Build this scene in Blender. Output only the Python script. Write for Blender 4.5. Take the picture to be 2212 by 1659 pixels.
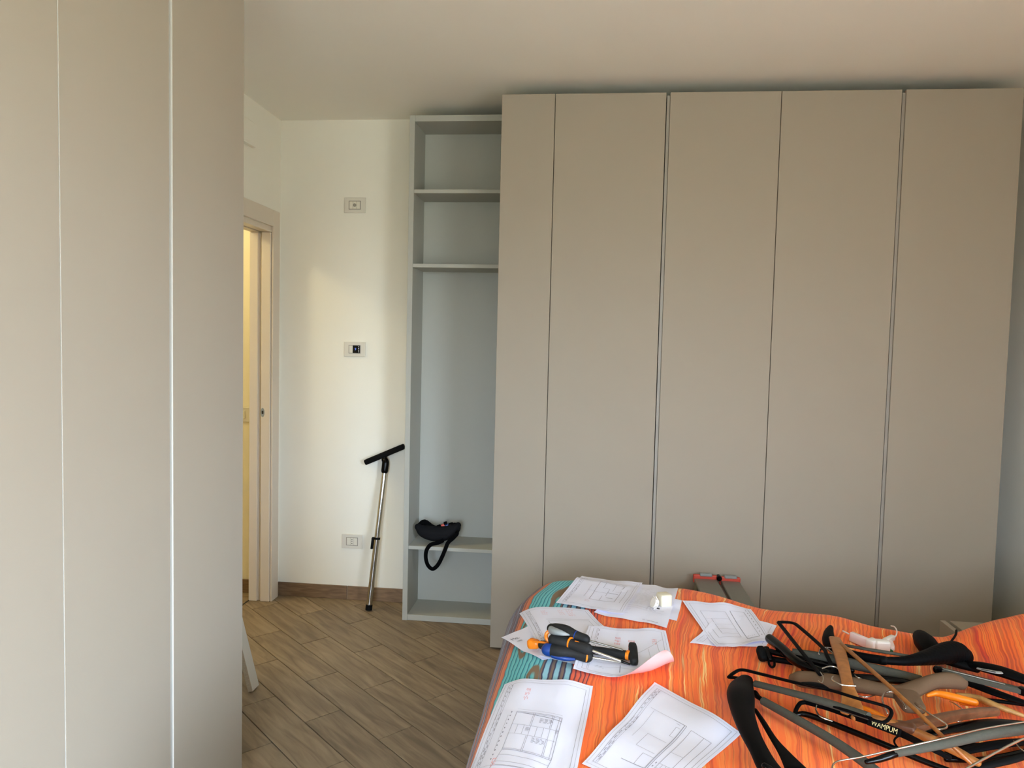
import bpy, bmesh, math, random
from mathutils import Vector, Matrix, noise

random.seed(7)
SC = bpy.context.scene
COL = SC.collection
for o in list(bpy.data.objects):
    bpy.data.objects.remove(o)

# ------------------------------------------------------------------ camera
W, H = 2212, 1659
FPX, YAW, PITCH, ROLL, CAMH = 1560.0, .1039, .0551, .0236, 1.4819
_f = Vector((-math.sin(YAW), math.cos(YAW), 0)); _r = Vector((math.cos(YAW), math.sin(YAW), 0)); _u = Vector((0, 0, 1))
FW = _f*math.cos(PITCH) - _u*math.sin(PITCH)
_u2 = _u*math.cos(PITCH) + _f*math.sin(PITCH)
RT = _r*math.cos(ROLL) + _u2*math.sin(ROLL)
UP = _u2*math.cos(ROLL) - _r*math.sin(ROLL)
CAM = Vector((0, 0, CAMH))
cd = bpy.data.cameras.new('camera'); cam = bpy.data.objects.new('camera', cd); COL.objects.link(cam)
cd.sensor_width = 36; cd.lens = FPX*36/W; cd.clip_start = .02; cd.clip_end = 200
cam.matrix_world = Matrix(((RT.x, UP.x, -FW.x, CAM.x), (RT.y, UP.y, -FW.y, CAM.y), (RT.z, UP.z, -FW.z, CAM.z), (0, 0, 0, 1)))
SC.camera = cam

# ------------------------------------------------------------------ world, daylight window, exposure
SC.view_settings.view_transform = 'Standard'; SC.view_settings.look = 'None'
SC.view_settings.gamma = 1; SC.view_settings.use_curve_mapping = False
SC.view_settings.exposure = 0.0
wd = bpy.data.worlds.new('overcast_sky'); SC.world = wd; wd.use_nodes = True
nt = wd.node_tree; nt.nodes.clear()
_o = nt.nodes.new('ShaderNodeOutputWorld'); _b = nt.nodes.new('ShaderNodeBackground')
_tc = nt.nodes.new('ShaderNodeTexCoord'); _sx = nt.nodes.new('ShaderNodeSeparateXYZ'); _cr = nt.nodes.new('ShaderNodeValToRGB')
_mr = nt.nodes.new('ShaderNodeMapRange'); _mr.inputs[1].default_value = -1; _mr.inputs[2].default_value = 1
nt.links.new(_tc.outputs['Generated'], _sx.inputs[0]); nt.links.new(_sx.outputs[2], _mr.inputs[0])
nt.links.new(_mr.outputs[0], _cr.inputs[0]); nt.links.new(_cr.outputs[0], _b.inputs[0]); nt.links.new(_b.outputs[0], _o.inputs[0])
e = _cr.color_ramp.elements
e[0].position = .47; e[0].color = (.22, .24, .21, 1)        # sunlit paving and greenery below the horizon
e[1].position = .54; e[1].color = (.66, .81, 1.0, 1)         # bright hazy sky
_b.inputs[1].default_value = 43.0
WIN = (-1.15, .35, .06, 2.22, 2.02)        # y0 y1 z0 z1 x of the side window in the wall beside and behind the camera
pl = bpy.data.lights.new('window_portal', 'AREA'); pl.shape = 'RECTANGLE'; pl.size = WIN[1]-WIN[0]; pl.size_y = WIN[3]-WIN[2]
pl.cycles.is_portal = True
po = bpy.data.objects.new('window_portal', pl); COL.objects.link(po)
po.location = (WIN[4]+.14, (WIN[0]+WIN[1])/2, (WIN[2]+WIN[3])/2); po.rotation_euler = (math.pi/2, 0, math.pi/2)
WIN2 = (-.75, .25, .90, 2.22, -1.75)       # x0 x1 z0 z1 y of a second window, added in the rear wall for frontal light
pl2 = bpy.data.lights.new('added_window_portal', 'AREA'); pl2.shape = 'RECTANGLE'; pl2.size = WIN2[1]-WIN2[0]; pl2.size_y = WIN2[3]-WIN2[2]
pl2.cycles.is_portal = True
po2 = bpy.data.objects.new('added_window_portal', pl2); COL.objects.link(po2)
po2.location = ((WIN2[0]+WIN2[1])/2, WIN2[4]-.14, (WIN2[2]+WIN2[3])/2); po2.rotation_euler = (math.pi/2, 0, 0)
SC.cycles.use_denoising = True
SC.cycles.max_bounces = 10; SC.cycles.diffuse_bounces = 8

# ------------------------------------------------------------------ pixel -> place helpers
def ray(x, y): return FW + RT*((x-W/2)/FPX) - UP*((y-H/2)/FPX)
def atz(x, y, z):
    d = ray(x, y); return CAM + d*((z-CAMH)/d.z)
def aty(x, y, Y):
    d = ray(x, y); return CAM + d*(Y/d.y)
def atx(x, y, X):
    d = ray(x, y); return CAM + d*(X/d.x)
def sstep(a, b, x):
    t = max(0., min(1., (x-a)/(b-a))); return t*t*(3-2*t)
def lerp(tab, x):
    if x <= tab[0][0]: return tab[0][1]
    for (a, va), (b, vb) in zip(tab, tab[1:]):
        if x <= b:
            return va + (vb-va)*(x-a)/(b-a)
    return tab[-1][1]

# ------------------------------------------------------------------ materials
def lin(c):
    return tuple(((v/255)/12.92 if v/255 <= .04045 else ((v/255+.055)/1.055)**2.4) for v in c) + (1,)
MATS = {}
def mat(name, rgb, rough=.5, metal=0., noise_amt=0., noise_scale=20., bump=0., bump_scale=200., spec=.5, coat=0., emit=0., sheen=0.):
    m = bpy.data.materials.new(name); m.use_nodes = True; n = m.node_tree.nodes; L = m.node_tree.links
    b = n['Principled BSDF']; c = lin(rgb)
    b.inputs['Base Color'].default_value = c; b.inputs['Roughness'].default_value = rough; b.inputs['Metallic'].default_value = metal
    b.inputs['Specular IOR Level'].default_value = spec; b.inputs['Coat Weight'].default_value = coat
    b.inputs['Sheen Weight'].default_value = sheen
    tc = n.new('ShaderNodeTexCoord')
    nz = n.new('ShaderNodeTexNoise'); nz.inputs['Scale'].default_value = noise_scale; nz.inputs['Detail'].default_value = 4
    L.new(tc.outputs['Object'], nz.inputs[0])
    mx = n.new('ShaderNodeMix'); mx.data_type = 'RGBA'
    mx.inputs[6].default_value = tuple(v*(1-noise_amt) for v in c[:3])+(1,); mx.inputs[7].default_value = tuple(min(1, v*(1+noise_amt)) for v in c[:3])+(1,)
    L.new(nz.outputs[0], mx.inputs[0]); L.new(mx.outputs[2], b.inputs['Base Color'])
    if bump:
        n2 = n.new('ShaderNodeTexNoise'); n2.inputs['Scale'].default_value = bump_scale; n2.inputs['Detail'].default_value = 3
        L.new(tc.outputs['Object'], n2.inputs[0])
        bp = n.new('ShaderNodeBump'); bp.inputs['Strength'].default_value = bump; bp.inputs['Distance'].default_value = .001
        L.new(n2.outputs[0], bp.inputs['Height']); L.new(bp.outputs[0], b.inputs['Normal'])
    if emit:
        b.inputs['Emission Color'].default_value = c; b.inputs['Emission Strength'].default_value = emit
    MATS[name] = m
    return m
M = {}
M['wall'] = mat('wall_paint', (236, 233, 222), .9, noise_amt=.012, noise_scale=6, bump=.25, bump_scale=260, spec=.15)
M['ceil'] = mat('ceiling_paint', (238, 235, 226), .9, noise_amt=.01, noise_scale=5, bump=.15, bump_scale=200)
M['hallwall'] = mat('hall_wall_paint', (236, 229, 208), .85, noise_amt=.012)
M['door'] = mat('wardrobe_door_lacquer', (161, 151, 137), .75, noise_amt=.012, noise_scale=3, bump=.12, bump_scale=600, spec=.08)
M['carcass'] = mat('wardrobe_carcass_melamine', (176, 176, 168), .75, noise_amt=.015, noise_scale=30, bump=.1, bump_scale=500, spec=.1)
M['channel'] = mat('grip_channel_grey', (150, 144, 134), .5)
M['edge'] = mat('melamine_edge_band', (206, 203, 194), .55)
M['plinth'] = mat('plinth_grey', (150, 145, 136), .6)
M['casing'] = mat('door_casing_laminate', (214, 202, 186), .5, noise_amt=.02, noise_scale=12)
M['plate'] = mat('switch_plate_plastic', (216, 211, 200), .45)
M['insert'] = mat('switch_insert_plastic', (222, 217, 204), .4)
M['dark'] = mat('dark_recess', (22, 20, 18), .7)
M['grout'] = mat('floor_grout', (46, 37, 29), .95)
M['black'] = mat('black_satin_plastic', (7, 7, 8), .55, noise_amt=.1, noise_scale=40, spec=.06)
M['gloss'] = mat('black_gloss_plastic', (4, 4, 5), .2, spec=.16)
M['rubber'] = mat('black_rubber', (15, 15, 15), .65, bump=.3, bump_scale=300, spec=.08)
M['grip'] = mat('charcoal_tool_grip', (34, 34, 34), .6, spec=.2, bump=.3, bump_scale=300)
M['foam'] = mat('grey_foam_sleeve', (76, 75, 67), .95, noise_amt=.12, noise_scale=120, bump=.6, bump_scale=350, spec=.05)
M['chrome'] = mat('chrome_steel', (205, 203, 198), .16, metal=1.)
M['steel'] = mat('dull_steel', (132, 128, 120), .35, metal=1.)
M['wire'] = mat('hook_wire_steel', (196, 194, 186), .25, metal=1.)
M['taupe'] = mat('taupe_flocked_plastic', (104, 83, 64), .8, noise_amt=.06, noise_scale=30, bump=.3, bump_scale=420, spec=.1)
M['orangep'] = mat('orange_plastic', (238, 128, 12), .4)
M['bluep'] = mat('blue_plastic', (14, 54, 126), .35)
M['greyp'] = mat('grey_plastic', (142, 146, 146), .45)
M['paper'] = mat('white_paper', (232, 233, 250), .8, noise_amt=.015, noise_scale=14, bump=.25, bump_scale=25)
M['bounce_back'] = mat('sheet_back_painted_bounce', (240, 168, 166), .8)  # bounce from the orange duvet, painted into the curled sheet's underside
M['ink'] = mat('drawing_ink', (166, 164, 176), .8)
M['inkdark'] = mat('bold_drawing_ink', (128, 126, 142), .8)
M['red'] = mat('red_note_ink', (226, 150, 150), .8)
M['whitep'] = mat('white_plastic', (232, 226, 220), .35)
M['cream'] = mat('cream_plastic', (226, 218, 194), .35)
M['pinkp'] = mat('pale_pink_plastic', (226, 204, 200), .4)
M['greenp'] = mat('green_plastic', (20, 96, 46), .4)
M['redp'] = mat('red_plastic', (196, 70, 52), .5)
M['alu'] = mat('brushed_aluminium', (150, 148, 138), .45, metal=.75, noise_amt=.05, noise_scale=60)
M['chip'] = mat('raw_chipboard', (176, 160, 136), .9, noise_amt=.35, noise_scale=220, bump=.5, bump_scale=260)
M['whiteboard'] = mat('white_melamine_board', (196, 192, 180), .55)
M['bagcloth'] = mat('charcoal_nylon', (26, 26, 28), .85, spec=.08, noise_amt=.1, noise_scale=150, bump=.5, bump_scale=700)
M['strap'] = mat('black_webbing', (7, 7, 8), .85, spec=.05, bump=.6, bump_scale=900)
M['screen'] = mat('thermostat_glass', (8, 8, 10), .2)
M['bluelit'] = mat('thermostat_digit_blue', (96, 126, 220), .5, emit=.6)
M['whitelit'] = mat('thermostat_dot_white', (225, 222, 215), .5, emit=.35)
M['gold'] = mat('gold_lettering', (222, 208, 150), .45)
M['tealink'] = mat('lettering_ink', (84, 82, 94), .8)
M['mattress'] = mat('mattress_ticking', (214, 206, 194), .9, bump=.3, bump_scale=200)
M['bedframe'] = mat('bed_frame_grey', (150, 142, 130), .6)
M['frame_white'] = mat('window_frame_white', (226, 224, 218), .4)
M['emblem'] = mat('pale_emblem_plastic', (150, 152, 150), .45)

def wood(name, dark, light, rough=.45, scale=14., stretch=(1, 9, 9), coat=.0):
    m = bpy.data.materials.new(name); m.use_nodes = True; n = m.node_tree.nodes; L = m.node_tree.links
    b = n['Principled BSDF']; b.inputs['Roughness'].default_value = rough; b.inputs['Coat Weight'].default_value = coat
    tc = n.new('ShaderNodeTexCoord'); mp = n.new('ShaderNodeMapping'); mp.inputs['Scale'].default_value = stretch
    oi = n.new('ShaderNodeObjectInfo'); ad = n.new('ShaderNodeVectorMath'); ad.operation = 'ADD'
    ml = n.new('ShaderNodeMath'); ml.operation = 'MULTIPLY'; ml.inputs[1].default_value = 60
    L.new(oi.outputs['Random'], ml.inputs[0]); L.new(tc.outputs['Object'], mp.inputs[0]); L.new(mp.outputs[0], ad.inputs[0]); L.new(ml.outputs[0], ad.inputs[1])
    nz = n.new('ShaderNodeTexNoise'); nz.inputs['Scale'].default_value = scale; nz.inputs['Detail'].default_value = 8; nz.inputs['Distortion'].default_value = .8
    L.new(ad.outputs[0], nz.inputs[0])
    cr = n.new('ShaderNodeValToRGB'); cr.color_ramp.elements[0].position = .34; cr.color_ramp.elements[1].position = .68
    cr.color_ramp.elements[0].color = lin(dark); cr.color_ramp.elements[1].color = lin(light)
    L.new(nz.outputs[0], cr.inputs[0])
    mx = n.new('ShaderNodeMix'); mx.data_type = 'RGBA'; mx.blend_type = 'MULTIPLY'; mx.inputs[0].default_value = 1
    mr = n.new('ShaderNodeMapRange'); mr.inputs[3].default_value = .86; mr.inputs[4].default_value = 1.08
    L.new(oi.outputs['Random'], mr.inputs[0]); L.new(cr.outputs[0], mx.inputs[6]); L.new(mr.outputs[0], mx.inputs[7]); L.new(mx.outputs[2], b.inputs['Base Color'])
    bp = n.new('ShaderNodeBump'); bp.inputs['Strength'].default_value = .25; bp.inputs['Distance'].default_value = .001
    L.new(nz.outputs[0], bp.inputs['Height']); L.new(bp.outputs[0], b.inputs['Normal'])
    return m
M['tile'] = wood('wood_look_floor_tile', (118, 100, 79), (156, 136, 110), .5, 4., (1, 8, 1))
M['skirting'] = wood('wood_look_skirting_tile', (112, 88, 66), (140, 114, 88), .5, 9., (1, 1, 9))
M['wood'] = wood('honey_beech_wood', (140, 84, 32), (172, 108, 50), .4, 12., (3, 3, 3), .2)
M['darkwood'] = wood('walnut_stained_wood', (92, 56, 34), (118, 76, 50), .4, 14., (3, 3, 3), .2)
M['tanwood'] = wood('pale_tan_wood', (150, 110, 58), (180, 138, 82), .45, 12., (3, 3, 3), .1)

def duvet_material():
    m = bpy.data.materials.new('striped_duvet_cotton'); m.use_nodes = True; n = m.node_tree.nodes; L = m.node_tree.links
    b = n['Principled BSDF']; b.inputs['Roughness'].default_value = .9; b.inputs['Sheen Weight'].default_value = .1
    uv = n.new('ShaderNodeUVMap'); uv.uv_map = 'stripe'
    sp = n.new('ShaderNodeSeparateXYZ'); L.new(uv.outputs[0], sp.inputs[0])
    def math_(op, a, bb):
        x = n.new('ShaderNodeMath'); x.operation = op
        for i, v in enumerate((a, bb)):
            if isinstance(v, (int, float)): x.inputs[i].default_value = v
            else: L.new(v, x.inputs[i])
        return x.outputs[0]
    def noise_(scale_u, scale_v, detail=2., seed=0.):
        cb = n.new('ShaderNodeCombineXYZ')
        L.new(math_('MULTIPLY', sp.outputs[0], scale_u), cb.inputs[0]); L.new(math_('MULTIPLY', sp.outputs[1], scale_v), cb.inputs[1]); cb.inputs[2].default_value = seed
        t = n.new('ShaderNodeTexNoise'); t.inputs['Scale'].default_value = 1; t.inputs['Detail'].default_value = detail
        L.new(cb.outputs[0], t.inputs[0]); return t.outputs[0]
    wob = noise_(14, 9, 2, 3.)                       # the printed lines waver
    u = math_('ADD', sp.outputs[0], math_('MULTIPLY', math_('SUBTRACT', wob, .5), .020))
    def ramp(fac, stops, interp='LINEAR'):
        r = n.new('ShaderNodeValToRGB'); r.color_ramp.interpolation = interp
        el = r.color_ramp.elements
        while len(el) < len(stops): el.new(.5)
        for e_, (p_, c_) in zip(el, stops): e_.position = p_; e_.color = lin(c_)
        L.new(fac, r.inputs[0]); return r.outputs[0]
    def noise_u(uu, scale_u, scale_v, detail, seed):
        cb = n.new('ShaderNodeCombineXYZ')
        L.new(math_('MULTIPLY', uu, scale_u), cb.inputs[0]); L.new(math_('MULTIPLY', sp.outputs[1], scale_v), cb.inputs[1]); cb.inputs[2].default_value = seed
        t = n.new('ShaderNodeTexNoise'); t.inputs['Scale'].default_value = 1; t.inputs['Detail'].default_value = detail
        L.new(cb.outputs[0], t.inputs[0]); return t.outputs[0]
    OR, DR, LO, CRM = (247, 107, 20), (224, 62, 12), (250, 134, 42), (253, 208, 130)
    orange = ramp(noise_u(u, 46, 1.1, 3., 1.), [(.0, DR), (.33, DR), (.40, OR), (.48, OR), (.54, LO), (.585, OR), (.615, LO), (.645, CRM), (.70, LO), (.76, CRM), (1., CRM)])
    dl = noise_u(u, 84, .6, 1., 9.)                  # thin dark red lines between the brush stripes
    dlm = ramp(dl, [(0, (255, 255, 255)), (.44, (255, 255, 255)), (.485, (176, 70, 60)), (.515, (176, 70, 60)), (.56, (255, 255, 255))])
    mo = n.new('ShaderNodeMix'); mo.data_type = 'RGBA'; mo.blend_type = 'MULTIPLY'; mo.inputs[0].default_value = .45
    L.new(orange, mo.inputs[6]); L.new(dlm, mo.inputs[7]); orange = mo.outputs[2]
    # regular thin lines of the cool bands
    def lines(period, phase, stops):
        fr = math_('FRACT', math_('ADD', math_('DIVIDE', u, period), phase), 0)
        return ramp(fr, stops)
    TQ, TQ2, TD, BR = (66, 172, 182), (110, 190, 190), (18, 96, 112), (120, 92, 58)
    turq = lines(.0125, .1, [(0, TQ), (.55, TQ2), (.72, TQ), (.80, TD), (.92, TD), (1., TQ)])
    bn = noise_u(u, 17, 2.2, 1., 4.)
    brm = ramp(bn, [(0, (0, 0, 0)), (.52, (0, 0, 0)), (.54, (255, 255, 255)), (.58, (255, 255, 255)), (.60, (0, 0, 0))])
    mt = n.new('ShaderNodeMix'); mt.data_type = 'RGBA'; L.new(brm, mt.inputs[0]); L.new(turq, mt.inputs[6]); mt.inputs[7].default_value = lin(BR); turq = mt.outputs[2]
    NV, LB = (38, 36, 74), (142, 196, 214)
    blue = lines(.030, .0, [(0, LB), (.30, LB), (.36, NV), (.46, NV), (.52, (112, 90, 82)), (.72, (128, 100, 78)), (.78, NV), (.86, NV), (.92, LB), (1, LB)])
    redl = lines(.0115, .3, [(0, (226, 88, 50)), (.6, (232, 100, 60)), (.72, (110, 36, 44)), (.9, (110, 36, 44)), (1., (226, 88, 50))])
    PU, PB, SK, TR = (92, 76, 92), (110, 70, 70), (150, 160, 180), (214, 118, 66)
    side = ramp(noise_u(u, 70, .5, 3., 6.), [(.0, PU), (.36, PU), (.44, PB), (.50, (86, 74, 88)), (.55, SK), (.58, PU), (.64, PB), (.70, TR), (1., TR)])
    edgeo = lines(.02, .5, [(0, (216, 120, 64)), (.6, (206, 104, 58)), (.8, (120, 70, 60)), (1, (216, 120, 64))])
    # choose the band by u
    cur = side
    for at, nxt in ((-.240, edgeo), (-.216, turq), (-.103, blue), (-.017, redl), (.032, orange)):
        g = math_('GREATER_THAN', u, at)
        mm = n.new('ShaderNodeMix'); mm.data_type = 'RGBA'; L.new(g, mm.inputs[0]); L.new(cur, mm.inputs[6]); L.new(nxt, mm.inputs[7]); cur = mm.outputs[2]
    L.new(cur, b.inputs['Base Color'])
    nz = n.new('ShaderNodeTexNoise'); nz.inputs['Scale'].default_value = 900
    tc = n.new('ShaderNodeTexCoord'); L.new(tc.outputs['Object'], nz.inputs[0])
    bp = n.new('ShaderNodeBump'); bp.inputs['Strength'].default_value = .2; bp.inputs['Distance'].default_value = .0008
    L.new(nz.outputs[0], bp.inputs['Height']); L.new(bp.outputs[0], b.inputs['Normal'])
    return m

# ------------------------------------------------------------------ mesh helpers
def mesh_obj(name, bm, m, parent=None, smooth=False, origin=None, label=None, cat=None, group=None, kind=None):
    bmesh.ops.recalc_face_normals(bm, faces=bm.faces[:])
    if parent is not None:
        off = Vector(parent['_o'])
    elif origin is not None:
        off = Vector(origin)
    else:
        vs = [v.co for v in bm.verts]
        off = Vector(((min(v.x for v in vs)+max(v.x for v in vs))/2, (min(v.y for v in vs)+max(v.y for v in vs))/2, min(v.z for v in vs)))
    bmesh.ops.translate(bm, verts=bm.verts[:], vec=-off)
    me = bpy.data.meshes.new(name); bm.to_mesh(me); bm.free()
    me.materials.append(m)
    if smooth:
        for p in me.polygons: p.use_smooth = True
        try: me.set_sharp_from_angle(angle=math.radians(42))
        except Exception: pass
    o = bpy.data.objects.new(name, me); COL.objects.link(o)
    if parent is not None: o.parent = parent; o['_o'] = parent['_o']
    else: o.location = off; o['_o'] = tuple(off)
    tag(o, label, cat, group, kind)
    return o
def tag(o, label=None, cat=None, group=None, kind=None):
    if label: o['label'] = label
    if cat: o['category'] = cat
    if group: o['group'] = group
    if kind: o['kind'] = kind
def thing(name, loc, label=None, cat=None, group=None, kind=None):
    o = bpy.data.objects.new(name, None); COL.objects.link(o); o.location = loc; o['_o'] = tuple(loc); o.empty_display_size = .05
    tag(o, label, cat, group, kind); return o
def box(bm, lo, hi, bev=0., seg=1):
    r = bmesh.ops.create_cube(bm, size=1)
    for v in r['verts']:
        v.co = Vector((lo[0]+(v.co.x+.5)*(hi[0]-lo[0]), lo[1]+(v.co.y+.5)*(hi[1]-lo[1]), lo[2]+(v.co.z+.5)*(hi[2]-lo[2])))
    if bev:
        es = set()
        for v in r['verts']: es.update(v.link_edges)
        bmesh.ops.bevel(bm, geom=list(es), offset=bev, segments=seg, affect='EDGES', profile=.5)
def part_box(name, lo, hi, m, parent=None, bev=0., seg=1, **k):
    bm = bmesh.new(); box(bm, lo, hi, bev, seg); return mesh_obj(name, bm, m, parent, **k)
def obox(bm, c, ax, ay, az, hx, hy, hz, bev=0., seg=1):
    """box with own axes"""
    r = bmesh.ops.create_cube(bm, size=2)
    for v in r['verts']:
        v.co = Vector(c) + Vector(ax)*v.co.x*hx + Vector(ay)*v.co.y*hy + Vector(az)*v.co.z*hz
    if bev:
        es = set()
        for v in r['verts']: es.update(v.link_edges)
        bmesh.ops.bevel(bm, geom=list(es), offset=bev, segments=seg, affect='EDGES', profile=.5)
def catmull(pts, n):
    if n <= 1 or len(pts) < 3: return [tuple(p) for p in pts]
    out = []
    k = len(pts); dim = len(pts[0])
    for i in range(k-1):
        p0 = pts[max(i-1, 0)]; p1 = pts[i]; p2 = pts[i+1]; p3 = pts[min(i+2, k-1)]
        for j in range(n):
            t = j/n
            out.append(tuple(.5*((2*p1[d]) + (-p0[d]+p2[d])*t + (2*p0[d]-5*p1[d]+4*p2[d]-p3[d])*t*t + (-p0[d]+3*p1[d]-3*p2[d]+p3[d])*t**3) for d in range(dim)))
    out.append(tuple(pts[-1])); return out
def sweep(bm, pts, ws, hs, up=(0, 0, 1), seg=10, power=2., smooth=4, roundend=True):
    """pts: 3D points, ws/hs: half width / half height per point (or number)"""
    k = len(pts)
    ws = [ws]*k if isinstance(ws, (int, float)) else list(ws); hs = [hs]*k if isinstance(hs, (int, float)) else list(hs)
    d = catmull([(p[0], p[1], p[2], w, h) for p, w, h in zip(pts, ws, hs)], smooth)
    P = [Vector(q[:3]) for q in d]; Wd = [max(q[3], .0003) for q in d]; Hd = [max(q[4], .0003) for q in d]
    up = Vector(up); rings = []
    T = []
    for i in range(len(P)):
        t = P[min(i+1, len(P)-1)] - P[max(i-1, 0)]
        T.append(t.normalized() if t.length > 1e-9 else Vector((1, 0, 0)))
    st = []
    if roundend:
        e0 = min(Wd[0], Hd[0]); e1 = min(Wd[-1], Hd[-1])
        for a in (.97, .75, .4): st.append((P[0]-T[0]*e0*a, T[0], Wd[0], Hd[0], math.sqrt(1-a*a)))
    for i in range(len(P)): st.append((P[i], T[i], Wd[i], Hd[i], 1.))
    if roundend:
        for a in (.4, .75, .97): st.append((P[-1]+T[-1]*e1*a, T[-1], Wd[-1], Hd[-1], math.sqrt(1-a*a)))
    last = None
    for (p, t, w, h, s) in st:
        a = t.cross(up)
        if a.length < .08: a = last if last is not None else t.orthogonal()
        a = a.normalized()
        if last is not None and a.dot(last) < 0 : a = -a
        last = a; b = a.cross(t).normalized()
        ring = []
        for j in range(seg):
            an = 2*math.pi*j/seg; c, sn = math.cos(an), math.sin(an)
            cx = math.copysign(abs(c)**(2/power), c); sy = math.copysign(abs(sn)**(2/power), sn)
            ring.append(bm.verts.new(p + a*(cx*w*s) + b*(sy*h*s)))
        rings.append(ring)
    for r0, r1 in zip(rings, rings[1:]):
        for j in range(seg):
            bm.faces.new((r0[j], r0[(j+1) % seg], r1[(j+1) % seg], r1[j]))
    bm.faces.new(rings[0][::-1]); bm.faces.new(rings[-1])
def tube(name, pts, r, m, parent=None, up=(0, 0, 1), seg=10, smooth=4, h=None, power=2., roundend=True, **k):
    bm = bmesh.new(); sweep(bm, pts, r, r if h is None else h, up, seg, power, smooth, roundend)
    return mesh_obj(name, bm, m, parent, smooth=True, **k)
def disc(bm, c, nrm, r, h, seg=20):
    q = Vector(nrm).to_track_quat('Z', 'Y').to_matrix().to_4x4(); q.translation = Vector(c)
    bmesh.ops.create_cone(bm, cap_ends=True, segments=seg, radius1=r, radius2=r, depth=h, matrix=q)
def wall_mesh(name, quads, m, **k):
    bm = bmesh.new()
    for lo, hi in quads: box(bm, lo, hi)
    return mesh_obj(name, bm, m, origin=(0, 0, 0), kind='structure', **k)

# ------------------------------------------------------------------ room shell
XL, XR, YB, YR, ZC = -1.746, WIN[4], 3.953, WIN2[4], 2.70
TW = .15; TWL = .118
OP0, OP1, OPZ = 3.03, 3.862, 2.095            # doorway in the left wall
wall_mesh('wall_back', [((XL, YB, 0), (XR+TW, YB+TW, ZC))], M['wall'])
wall_mesh('wall_right', [((XR, YR-TW, 0), (XR+TW, WIN[0], ZC)), ((XR, WIN[1], 0), (XR+TW, YB, ZC)), ((XR, WIN[0], WIN[3]), (XR+TW, WIN[1], ZC)), ((XR, WIN[0], 0), (XR+TW, WIN[1], WIN[2]))], M['wall'])
wall_mesh('wall_left', [((XL-TWL, YR-TW, 0), (XL, OP0, ZC)), ((XL-TWL, OP1, 0), (XL, YB+TW, ZC)), ((XL-TWL, OP0, OPZ), (XL, OP1, ZC))], M['wall'])
wall_mesh('wall_rear', [((XL, YR-TW, 0), (WIN2[0], YR, ZC)), ((WIN2[1], YR-TW, 0), (XR, YR, ZC)), ((WIN2[0], YR-TW, WIN2[3]), (WIN2[1], YR, ZC)), ((WIN2[0], YR-TW, 0), (WIN2[1], YR, WIN2[2]))], M['wall'])
wall_mesh('ceiling', [((XL-1.7, YR-TW, ZC), (XR+TW, YB+.6, ZC+.12))], M['ceil'])
FL = wall_mesh('floor', [((XL-1.7, YR-TW, -.12), (XR+TW, YB+.6, -.004))], M['grout'])
# hallway beyond the doorway
HY = 3.962
wall_mesh('wall_hall_end', [((XL-1.6, HY, 0), (XL-TWL, HY+.1, ZC))], M['hallwall'])
wall_mesh('wall_hall_side', [((XL-1.7, 1.2, 0), (XL-1.6, HY+.1, ZC))], M['hallwall'])
wall_mesh('wall_hall_near', [((XL-1.6, 1.2, 0), (XL-TWL, 1.3, ZC))], M['hallwall'])

# unseen slabs added outside: lower one bounces daylight up, upper one cuts high sky
wall_mesh('added_bounce_slab', [((XR+TW, YR, -.2), (XR+TW+1.4, YB, -.03))], mat('bounce_slab_surface', (196, 188, 172), .8, noise_amt=.1))
wall_mesh('added_sky_blocker', [((XR+TW, YR, ZC), (XR+TW+1.4, YB, ZC+.2))], M['wall'])

# floor: wood-look tiles laid on the diagonal, each one a piece
ang = math.radians(-42.2); du = Vector((math.cos(ang), math.sin(ang))); dv = Vector((-du.y, du.x))
PW, PL = .1542, .595
OFF = {0: -2.257, 1: -2.035, 2: -1.790, 3: -1.525, 4: -1.149, 5: -.842, -1: -2.543, -2: -2.812}
def clip(poly, nx, ny, c):       # keep nx*x+ny*y<=c
    out = []
    for i in range(len(poly)):
        a, b = poly[i], poly[(i+1) % len(poly)]
        da, db = nx*a[0]+ny*a[1]-c, nx*b[0]+ny*b[1]-c
        if da <= 0: out.append(a)
        if (da < 0 < db) or (db < 0 < da):
            t = da/(da-db); out.append((a[0]+(b[0]-a[0])*t, a[1]+(b[1]-a[1])*t))
    return out
tile_cache = {}
def area(poly): return .5*abs(sum(a[0]*b[1]-b[0]*a[1] for a, b in zip(poly, poly[1:]+poly[:1])))
tiles = []
for row in range(-30, 30):
    v0 = 1.395 + row*PW
    base = OFF.get(row, (OFF[5]+(row-5)*.26 if row > 5 else OFF[-2]+(row+2)*.27))
    base = base - PL*math.floor((base+20)/PL)
    k0 = -14
    u = base-PL*2
    while u < 8:
        g = .0016
        q = [(u+g, v0+g), (u+PL-g, v0+g), (u+PL-g, v0+PW-g), (u+g, v0+PW-g)]
        poly = [(du.x*a+dv.x*b, du.y*a+dv.y*b) for a, b in q]
        full = len(poly); whole = poly
        # the room plus the strip of hall seen through the doorway
        for X0, X1, Y0, Y1 in ((XL-TWL, XR, YR, YB),):
            for nx, ny, c in ((1, 0, X1), (-1, 0, -X0), (0, 1, Y1), (0, -1, -Y0)):
                poly = clip(poly, nx, ny, c)
                if len(poly) < 3: break
            if len(poly) >= 3 and area(poly) > .0004:
                cx = sum(p[0] for p in poly)/len(poly); cy = sum(p[1] for p in poly)/len(poly)
                tiles.append((poly, area(poly) > PW*PL*.985, ((u+PL/2)*du.x+(v0+PW/2)*dv.x, (u+PL/2)*du.y+(v0+PW/2)*dv.y), cy))
        u += PL
tiles.sort(key=lambda t: abs(t[2][0]+.9)+abs(t[2][1]-3.0))
rotz = ang
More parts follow.
